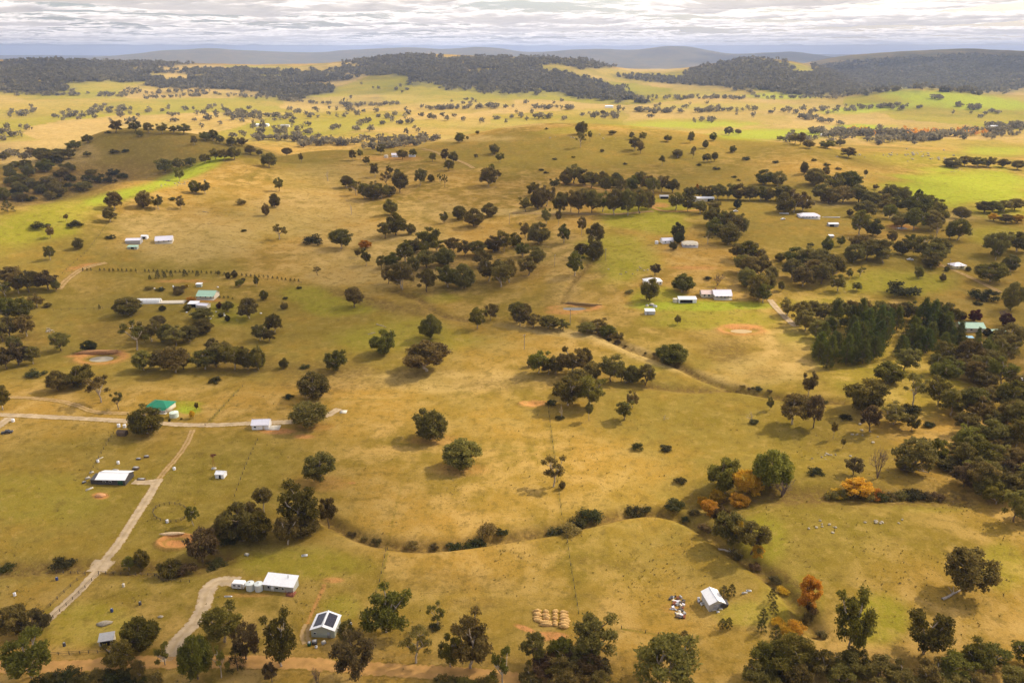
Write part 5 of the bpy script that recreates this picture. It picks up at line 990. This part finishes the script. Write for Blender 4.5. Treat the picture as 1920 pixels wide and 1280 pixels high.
house('hillside_house', 'lone white house with gabled lilac roof on the bare hillside', 309, 453, 14, 9, 2.8, CREAM, LILAC, rot=14, rise=2.2, wins=((-4, 1, 1.4, 1.2), (0, 1, 1.4, 1.2), (4, 1, 1.4, 1.2)), cat='house', verandah=1.8)
house('hillside_shed', 'pale grey shed left of the lone white hillside house', 252, 455, 12, 7, 2.8, GREYR, LILAC, rot=6, rise=1.2); house('hillside_garage', 'tiny white garage between the hillside shed and house', 272, 447, 5, 4, 2.4, WHITE, WHITE, rise=.7, opening=(-1.4, 1.2, 1.9))
house('cattle_shelter', 'small pale green shelter below the grey hillside shed', 250, 466, 8, 4, 2.0, PALEGREEN, MINT, 'skillion', rise=.5, cat='shelter', opening=(-1, 1.5, 1.7))
# nursery
p = hit(278, 567); tn = empty('tunnel_greenhouse', p, R(2)); tag(tn, 'long white plastic tunnel greenhouse in the nursery', 'greenhouse')
n_ = 12; V = []
for x in (-9.0, 9.0): V += [(x, -3.0 * math.cos(math.pi * i / n_), -.6 + 3.6 * math.sin(math.pi * i / n_)) for i in range(n_ + 1)]
poly('film', V, [(i, i + 1, n_ + 2 + i, n_ + 1 + i) for i in range(n_)] + [tuple(range(n_ + 1)), tuple(range(2 * n_ + 1, n_, -1))], tn, POLY)
for x in np.linspace(-9, 9, 7):
    V, Fc = tubes([((x, -3.05 * math.cos(math.pi * i / 8), -.6 + 3.66 * math.sin(math.pi * i / 8)), (x, -3.05 * math.cos(math.pi * (i + 1) / 8), -.6 + 3.66 * math.sin(math.pi * (i + 1) / 8)), .05, .05) for i in range(8)], 4); link('hoop', npmesh('hoop', V, Fc), tn, SILVER)
boxm('door', 9.01, 9.05, -.8, .8, -.3, 2.0, tn, GREYR)
p = hit(322, 567); tb = empty('planting_bed', p, R(3)); tag(tb, 'pale strip of covered planting beds continuing the tunnel greenhouse', 'planting bed')
for y in (-2.2, 0, 2.2): slab('bed_cover', [(-9.5,y-.9,.5),(9.5,y-.9,.5),(9.5,y+.9,.6),(-9.5,y+.9,.6)], .8, tb, CREAM)
house('nursery_house', 'mint green roofed nursery house with cream walls', 391, 557, 13, 9, 3.0, CREAM, MINT, rot=-5, rise=2.2, over=.5, wins=((-4, 1, 1.4, 1.1), (0, 1, 1.4, 1.1), (4, 1, 1.4, 1.1)), cat='house', verandah=2.0)
house('nursery_shed', 'white shed with black open side below the nursery house', 364, 574, 6.5, 5, 2.6, WHITE, WHITE, 'skillion', rise=.5, opening=(-2.9, 2.2, 2.2)); house('nursery_store', 'low lilac-roofed store beside the white nursery shed', 382, 576, 8, 5, 2.2, CREAM, LILAC, rot=-12, rise=.9); house('garden_kiosk', 'tiny white-topped garden hut above the nursery house', 374, 537, 4.0, 3, 2.2, PALEGREEN, WHITE, 'skillion', rise=.3, cat='hut')
# far farms
house('hilltop_farmhouse', 'white farmhouse among gums on the middle ridge', 743, 294, 13, 9, 3, WHITE, LILAC, rot=8, rise=2, wins=((-3, 1, 1.5, 1.2), (3, 1, 1.5, 1.2)), cat='house'); tank('round cream tank left of the ridge farmhouse', 724, 296, 6, 3.5, CREAM); house('ridge_shed', 'low white shed right of the ridge farmhouse', 773, 294, 9, 5, 2, WHITE, WHITE, rise=.8)
house('valley_shed', 'long white shed in the far valley behind the wooded hilltop', 492, 237, 34, 12, 5, WHITE, WHITE, rise=2.0); house('valley_barn', 'smaller pale barn right of the long valley shed', 535, 238, 22, 10, 4, CREAM, GREYR, rise=2)
house('valley_shed', 'white shed below the forested hill in the far valley', 1142, 202, 26, 12, 5, WHITE, WHITE, rise=2); house('village_house', 'white roofed village house among golden trees', 1636, 251, 16, 10, 4, CREAM, WHITE, rise=2.4, cat='house'); house('village_house', 'long white village shed at the photo edge of the valley', 1862, 240, 34, 12, 5, CREAM, WHITE, rise=2, cat='house'); house('village_house', 'low pale village house beside the bright green far field', 1545, 256, 16, 9, 4, CREAM, LILAC, rise=2, cat='house')

# ------------------------------------------------------------------ fences
POSTM = M_('fence_post', (.10, .075, .05), var=.3)
post_me = npmesh('post', [(x*.09, y*.09, z) for z in (-.4, 1.25) for y in (-1, 1) for x in (-1, 1)], [(0,2,3,1),(4,5,7,6),(0,1,5,4),(2,6,7,3),(0,4,6,2),(1,3,7,5)]); post_me.materials.append(POSTM)
def fence(label, pts, step, rails=(.45, .8, 1.15), rr=.015, name='wire_fence', closed=False, m=None, rail_name='wire'):
    P = [hit(*p) for p in pts]; P = [p for p in P if p is not None]
    if closed: P.append(P[0])
    Q = []
    for a, b in zip(P[:-1], P[1:]):
        n_ = max(1, int((b - a).length / step))
        for k in range(n_): q_ = a.lerp(b, k / n_); Q.append((q_.x, q_.y))
    Q.append((P[-1].x, P[-1].y)); o = empty(name, (Q[0][0], Q[0][1], gz(*Q[0]))); tag(o, label, 'fence', 'paddock fences'); base = o.location.copy()
    L3 = [Vector((x, y, gz(x, y))) - base for x, y in Q]
    for q_ in L3[:-1] if closed else L3: po = link('post', post_me, o); po.location = q_; po.rotation_euler = (random.uniform(-.03, .03), random.uniform(-.03, .03), random.random())
    for h_ in rails:
        V, Fc = tubes([(a + Vector((0, 0, h_)), b + Vector((0, 0, h_)), rr, rr) for a, b in zip(L3[:-1], L3[1:])], 4); link(rail_name, npmesh(rail_name, V, Fc), o, m or POSTM)
    return o
fence('wire fence running straight down from the bushy creek to the earth mounds', [(1062,1003),(1070,1060),(1085,1150)], 4)
fence('short wire fence from the creek towards the big gum by the solar shed', [(727,1030),(712,1090),(705,1112)], 4); fence('wire fence from the reddish hollow down to the flat-topped gum', [(1028,765),(1040,860),(1053,965),(1060,998)], 5); fence('wire fence slanting towards the small conifers above the bottom edge', [(1165,1178),(1210,1186),(1258,1194)], 4)
fence('dark rail fence along the orange road at the photo corner', [(20,1228),(90,1228),(150,1225),(200,1222)], 2.6, (.5, 1.1), .06, 'rail_fence', rail_name='rail'); fence('dark rail fence left of the gravel drive at the gully', [(106,1074),(160,1076)], 2.6, (.5, 1.1), .06, 'rail_fence', rail_name='rail'); fence('dark rail fence right of the gravel drive at the gully', [(185,1075),(255,1078)], 2.6, (.5, 1.1), .06, 'rail_fence', rail_name='rail'); fence('dark rail fence below the red dry dam', [(265,1078),(290,1079),(306,1090),(356,1091)], 2.6, (.5, 1.1), .06, 'rail_fence', rail_name='rail')
fence('fence along the lower side of the straight gravel drive', [(100,1158),(160,1102),(185,1078)], 3.0, (.5, 1.1), .04); fence('fence along the upper side of the straight gravel drive', [(82,1148),(145,1088),(160,1078)], 3.0, (.5, 1.1), .04)
fence('round pen of dark rails beside the small upright gum', [(320 + 33 * math.cos(a), 962 + 17 * math.sin(a)) for a in np.linspace(0, 5.9, 20)], 2.4, (.4, .8, 1.2), .05, 'round_pen', closed=True, rail_name='rail')
fence('wire fence beside the dirt track above the white cottage', [(455,725),(420,762),(385,798)], 5); fence('wire fence climbing from the dark conifers past the hillside house', [(110,520),(165,470),(203,418)], 7); fence('wire fence below the planted sapling row', [(155,509),(330,513),(440,518),(565,531)], 9); fence('wire fence above the nursery wood to the photo edge', [(100,582),(160,580),(225,576)], 5); fence('wire fence between the big shed and the timber hut', [(213,812),(190,850),(160,905)], 4); fence('wire fence from the cottage slab down to the clump of dark gums', [(483,825),(462,870),(440,930)], 4)

# ------------------------------------------------------------------ loose things
def lump(name, label, cat, px, py, sx, sy, sz, m, rot=0, group=None, seed=0, sub=2, up=.3):
    import bmesh
    bm = bmesh.new(); bmesh.ops.create_icosphere(bm, subdivisions=sub, radius=1); rg = random.Random(seed)
    f = [rg.uniform(1, 3) for _ in range(6)]
    for v in bm.verts:
        c = v.co; s_ = 1 + .18 * math.sin(c.x * f[0] * 2 + f[1]) * math.cos(c.y * f[2] * 2 + f[3]) + .12 * math.sin(c.z * f[4] * 3 + f[5]); v.co = Vector((c.x * sx * s_, c.y * sy * s_, c.z * sz * s_ + sz * up))
    me = bpy.data.meshes.new(name); bm.to_mesh(me); bm.free(); o = link(name, me, None, m); o.location = hit(px, py); o.rotation_euler = (0, 0, R(rot))
    for q_ in me.polygons: q_.use_smooth = sub > 1
    tag(o, label, cat, group); return o
# rows of earth mounds
ms = 0
for (x0, x1, ys) in ((1001, 1014, (1147, 1152, 1158, 1163)), (1019, 1030, (1147, 1153, 1160)), (1038, 1046, (1147, 1153, 1159, 1166, 1172)), (1051, 1066, (1148, 1154, 1159.5, 1165, 1170, 1175)), (1012, 1034, (1167, 1172))):
    for y in ys:
        ms += 1; lump('earth_mound', 'straw-coloured rounded mound in the rows above the orange bare earth', 'mound', (x0 + x1) / 2 + random.uniform(-1.5, 1.5), y + random.uniform(-.6, .6), (x1 - x0) / 2 / 5.5 * random.uniform(1.0, 1.4), random.uniform(.65, 1.0), random.uniform(.6, .95), SOILM, random.uniform(-14, 8), 'rows of earth mounds', ms)
lump('spoil_heap', 'orange earth heap in front of the big white-roofed shed', 'mound', 188, 930, 2.2, 1.4, .9, M_('orange_spoil', (.55, .28, .12), var=.2), 0, None, 50)
db = lump('earth_bank', 'curved pale bank above the red dry dam', 'bank', 322, 1001, 4.2, .8, .8, M_('pale_bank', (.60, .44, .25), var=.2), 4, None, 51)
lump('dam_wall', 'long low brown-red earth wall behind the brown-banked dam', 'bank', 186, 662, 13.5, 1.8, 1.5, M_('red_brown_bank', (.34, .17, .07), var=.25), 3, None, 52, 3)
lump('dam_wall', 'straight grassy brown wall of the triangular dam', 'bank', 1095, 572, 15, 1.2, 1.3, M_('grassy_bank', (.24, .15, .05), var=.25), -16, None, 54, 3)
# scrap heap: separate sheets, drums and frames
rg = random.Random(3); scm = [GREYR, WOODM, DARKW, RUSTR, GREYR, CREAM, LILAC]
pc = [(1262,1120),(1266,1118),(1258,1122),(1271,1122),(1276,1120),(1263,1126),(1268,1128),(1273,1128),(1279,1130),(1282,1126),(1265,1132),(1270,1134),(1276,1136),(1262,1140),(1267,1143),(1272,1142),(1277,1144),(1280,1139),(1268,1150),(1273,1151),(1278,1153),(1283,1150),(1271,1157),(1277,1158),(1283,1157),(1260,1142),(1274,1147),(1281,1134)]
for k, (x, y) in enumerate(pc):
    L_ = rg.uniform(.7, 2.0); W_ = rg.uniform(.4, 1.1); hh = rg.uniform(.25, .9); a = rg.uniform(0, .3)
    o = poly('scrap_piece', [(-L_/2,-W_/2,0),(L_/2,-W_/2,0),(L_/2*.9,W_/2,0),(-L_/2,W_/2,0),(-L_/2*.8,-W_/2,hh),(L_/2,-W_/2*.8,hh*.8),(L_/2*.8,W_/2*.7,hh*.7),(-L_/2*.9,W_/2,hh)], [(3,2,1,0),(4,5,6,7),(0,1,5,4),(1,2,6,5),(2,3,7,6),(3,0,4,7)], None, scm[k % 7])
    o.location = hit(x, y); o.rotation_euler = (a, 0, rg.uniform(0, 6.28)); tag(o, 'piece of scrap metal or timber in the long heap left of the white gabled shed', 'scrap', 'scrap heap pieces')
for (x, y, L_, W_, hh, m, lab, rot) in ((1310,1126,1.8,.8,.9,LILAC,'pale crates against the shaded side of the white gabled shed',80),(1316,1133,1.0,.8,.7,WHITE,'white appliance below the crates beside the white gabled shed',30),(1339,1143,1.8,1.0,.45,CREAM,'cream pallet load in front of the white gabled shed',10),(1351,1142,1.3,.8,.4,YELLOW,'yellowish pallet right of the cream pallet load',0),(1346,1147,.9,.6,.3,WHITE,'small white box below the cream pallet load',20),(1404,1108,1.7,.5,.4,WHITE,'white trough beside the fence right of the white shed',-5),(1396,1112,1.9,.5,.4,CREAM,'cream trough left of the white trough',8),
  (590,1206,1.6,1.2,1.0,DARKW,'dark machine in front of the solar-panelled shed',15),(580,1209,.9,1.1,1.0,BOTTLE,'green bin left of the dark machine below the solar shed',0),(607,1206,1.3,.9,.8,GREYR,'grey machine right of the dark machine below the solar shed',40),(593,1214,.7,.6,.7,WHITE,'white drum in front of the dark machine below the solar shed',0),(633,1182,1.0,1.0,1.0,WHITE,'white box at the corner of the solar-panelled shed',0),(657,1172,1.0,.8,.9,WHITE,'white box under the big gum beside the solar shed',0),
  (428,1118,2.7,.4,.25,WHITE,'white plank lying on grass below the curved drive',0),(571,1042,2.2,.7,.5,WHITE,'white upturned boat-like shape in the upper paddock',10),(199,1170,0.1,0.1,0.1,ROCKM,'',0),
  (165,897,1.8,1.0,.6,GREYR,'grey trailer in the row left of the big shed',50),(158,905,1.6,.9,.6,DARKW,'dark trailer at the lower end of the row left of the big shed',50),(172,886,1.7,.8,.4,CREAM,'pale stack at the upper end of the row left of the big shed',50),(187,860,3.4,.4,.3,CREAM,'pale pipes lying above the row left of the big shed',58),(168,917,3.0,.8,.4,CREAM,'pale timber lying below the annexe of the big shed',50),(217,882,2.6,.8,.5,CREAM,'pale timber stack behind the big white-roofed shed',-10),(255,879,2.6,1.6,.8,WOODM,'brown trailer behind the corner of the big shed',0),(260,861,2.0,1.0,.6,WOODM,'upper brown implement above the big white-roofed shed',0),(275,857,2.2,1.0,.7,WOODM,'lower brown implement right of its twin above the big shed',10),(265,899,3.4,1.2,.5,WOODM,'dark implements beside the shed driveway',0),(401,879,2.0,1.2,.5,CREAM,'pale rubble at the foot of the windmill',0),
  (1222,573,3.0,2.0,1.2,GREYR,'grey sheds clutter above the small tin hut',10),(1228,576,2.6,1.6,1.2,WHITE,'white cart above the small tin hut',-20),(1213,575,1.8,1.2,1.2,CREAM,'cream cart left of the white cart',30),(463,1040,1.6,1.0,.5,GREYR,'grey box beside the gully shrubs above the caravan',-20),(1558,408,18,1.0,.6,WHITE,'long white strip on the grass right of the long white house',0),(1470,401,9,1.5,.8,WHITE,'white strip on the grass left of the long white house',0)):
    if not lab: continue
    o = empty('farm_clutter', hit(x, y), R(rot)); tag(o, lab, 'farm clutter')
    boxm('body', -L_/2, L_/2, -W_/2, W_/2, 0.0, hh, o, m); boxm('cover', -L_/2*.8, L_/2*.75, -W_/2*.85, W_/2*.7, hh+.005, hh*1.25+.05, o, GREYR if m is not GREYR else CREAM); boxm('base', -L_/2*.96, L_/2*.96, -W_/2*.96, W_/2*.96, -.4, -.004, o, WOODM)
for (x, y, m, lab) in ((107,1087,BLUE,'dark blue drum in the paddock left of the gravel drive'),(210,1146,BLUE,'dark blue drum in the paddock right of the gravel drive'),(263,1133,DARKW,'black drum above the paddock boulders'),(121,1210,DARKW,'black drum in the corner paddock by the rail fence'),(28,1116,WHITE,'white drum in the corner paddock above the russet tree'),(232,1099,CREAM,'cream drum under the dark rail fence')):
    tank(lab, x, y, .9, 1.1, m, 'feed_drum')
# fallen trunks
for (x0, y0, x1, y1, r, lab) in ((1766,1124,1802,1106,.45,'long grey fallen trunk below the lone spreading gum'),(1808,1103,1824,1099,.25,'short fallen branch right of the lone spreading gum'),(706,608,724,614,.3,'pale fallen log in the green paddock'),(690,627,704,624,.25,'small pale log below the fallen log'),(1172,718,1186,713,.25,'pale log at the clump of gums on the flat'),(1346,1030,1392,1042,.4,'pale fallen trunk by the lower creek willows'),(1716,880,1742,886,.3,'fallen log under the leaning gum'),(380,397,392,399,.3,'grey log on the slope below the hillside gums'),(190,405,206,408,.25,'dark log left of the ridge gums')):
    a = hit(x0, y0); b = hit(x1, y1)
    if a is None or b is None: continue
    segs = []; limb(segs, (0, 0, r * .6), np.array(b - a) + (0, 0, r * .5), r, r * .55, np.random.default_rng(int(x0)), 4, .03); mid = np.array((b - a) * .6)
    for d_ in ((.5, 1.2, .8), (-.8, .7, 1.1)): segs.append((mid, mid + np.array(d_) * r * 4, r * .35, r * .12))
    V, Fc = tubes(segs, 6); o = link('fallen_log', npmesh('fallen_log', V, Fc, True), None, LOGM); o.location = a; tag(o, lab, 'log', 'fallen logs')
# boulders
lump('boulder', 'large pale boulder in the paddock above the grey shelter', 'boulder', 196, 1169, 2.2, 1.2, .8, ROCKM, 10, 'boulders', 60)
lump('boulder', 'pale flat boulder right of the large paddock boulder', 'boulder', 301, 1156, .9, .6, .4, ROCKM, 10, 'boulders', 61)
for gi, (cx, cy_, rx, ry, n_, s0, s1, lab) in enumerate(((1700,292,90,8,46,1.2,2.8,'pale granite boulder scattered over the rocky green field'),(1790,320,10,4,6,.8,1.6,'pale boulder in the bright green field'),(1540,985,45,12,9,.4,.8,'pale boulder in the right-hand paddock below the creek'),(1655,978,40,5,8,.5,1.0,'pale boulder on the paddock brow'),(1555,855,28,10,12,.4,.9,'small pale rock on the slope above the dark shrub'),(1620,812,30,20,10,.5,1.0,'small pale rock among the slope gums'),(1200,505,45,10,14,.6,1.2,'pale rock on the green slope left of the brown shrub'),(1080,258,60,5,14,1.0,2.0,'pale rock on the domed hilltop'),(330,345,60,10,16,.8,1.6,'pale rock along the green ridge'),(90,620,10,8,10,.6,1.2,'pale rubble piece above the brown-banked dam'),(400,590,60,12,14,.5,1.0,'small white pot or rock in the nursery garden'),(330,540,50,4,10,.6,1.1,'small white crate in the upper nursery garden'))):
    rg2 = random.Random(gi + 70)
    for k in range(n_):
        x, y = cx + rg2.gauss(0, rx * .5), cy_ + rg2.gauss(0, ry * .5); s_ = rg2.uniform(s0, s1)
        if hit(x, y) is None: continue
        lump('boulder' if gi < 10 else 'garden_stone', lab, 'boulder' if gi < 10 else 'stone', x, y, s_, s_ * rg2.uniform(.6, 1), s_ * rg2.uniform(.4, .7), ROCKM if gi < 10 else WHITE, rg2.uniform(0, 180), 'rocks ' + str(gi), k, 1)
POLEM = M_('pole_timber', (.30, .25, .20), var=.2)
for k, (x, y, lab) in enumerate(((1278,548,'power pole behind the pink-white homestead'),(1069,606,'pale power pole below the triangular dam'),(983,655,'thin power pole above the clump of gums on the flat'),(1040,500,'power pole on the brown slope above the triangular dam'),(1778,508,'power pole beside the pale yellow house'),(955,420,'thin power pole below the pale valley track'),(1135,488,'short power pole beside the gully gums'))):
    o = empty('power_pole', hit(x, y), R(20 * k)); tag(o, lab, 'pole', 'power poles')
    V, Fc = tubes([((0, 0, -.5), (0, 0, 10), .2, .14)], 6); link('shaft', npmesh('shaft', V, Fc), o, POLEM); boxm('crossarm', -1.1, 1.1, -.08, .08, 9.2, 9.4, o, POLEM)
    for xx in (-.9, 0.45, .9): boxm('insulator', xx-.06, xx+.06, -.06, .06, 9.402, 9.6, o, WHITE)
# ------------------------------------------------------------------ grass tussocks (uncountable)
rg3 = np.random.default_rng(9); n_ = 17000
px = rg3.uniform(-10, 1930, n_); py = rg3.uniform(560, 1290, n_); a, s = ray(px, py); r_ = -H / s * .99
Xt = r_ * np.sin(a); Yt = r_ * np.cos(a); keep = fbm(Xt / 22, Yt / 22, 4, 91) + .35 * fbm(Xt / 90, Yt / 90, 2, 92) > rg3.uniform(-.15, .5, n_)
Xt, Yt, r_ = Xt[keep], Yt[keep], r_[keep]; Zt = ground(Xt, Yt); k = len(Xt)
B = 5; V = []; sz = (.22 + .4 * rg3.random(k) ** 3)[:, None]
for b in range(B):
    an = rg3.random(k) * 6.283; d = np.stack([np.cos(an), np.sin(an), np.zeros(k)], 1); nrm = np.stack([-np.sin(an), np.cos(an), np.zeros(k)], 1); base = np.stack([Xt, Yt, Zt - .03], 1)
    V.append(np.stack([base - nrm * sz * .35, base + nrm * sz * .35, base + d * sz * .9 + np.array([0, 0, 1]) * sz * (.5 + .5 * rg3.random((k, 1)))], 1))
V = np.concatenate(V, 0).reshape(-1, 3); me = npmesh('tussock_grass', V, np.arange(len(V)).reshape(-1, 3))
at = me.attributes.new('tint', 'FLOAT', 'POINT'); at.data.foreach_set('value', np.repeat(np.tile(rg3.random(k), B), 3).astype(np.float32))
tag(link('tussock_grass', me, None, leafmat('tussock_blades', (.15, .105, .026), (.32, .21, .06), (.22, .15, .04))), 'brown and straw grass tussocks over the paddocks', 'grass', kind='stuff')
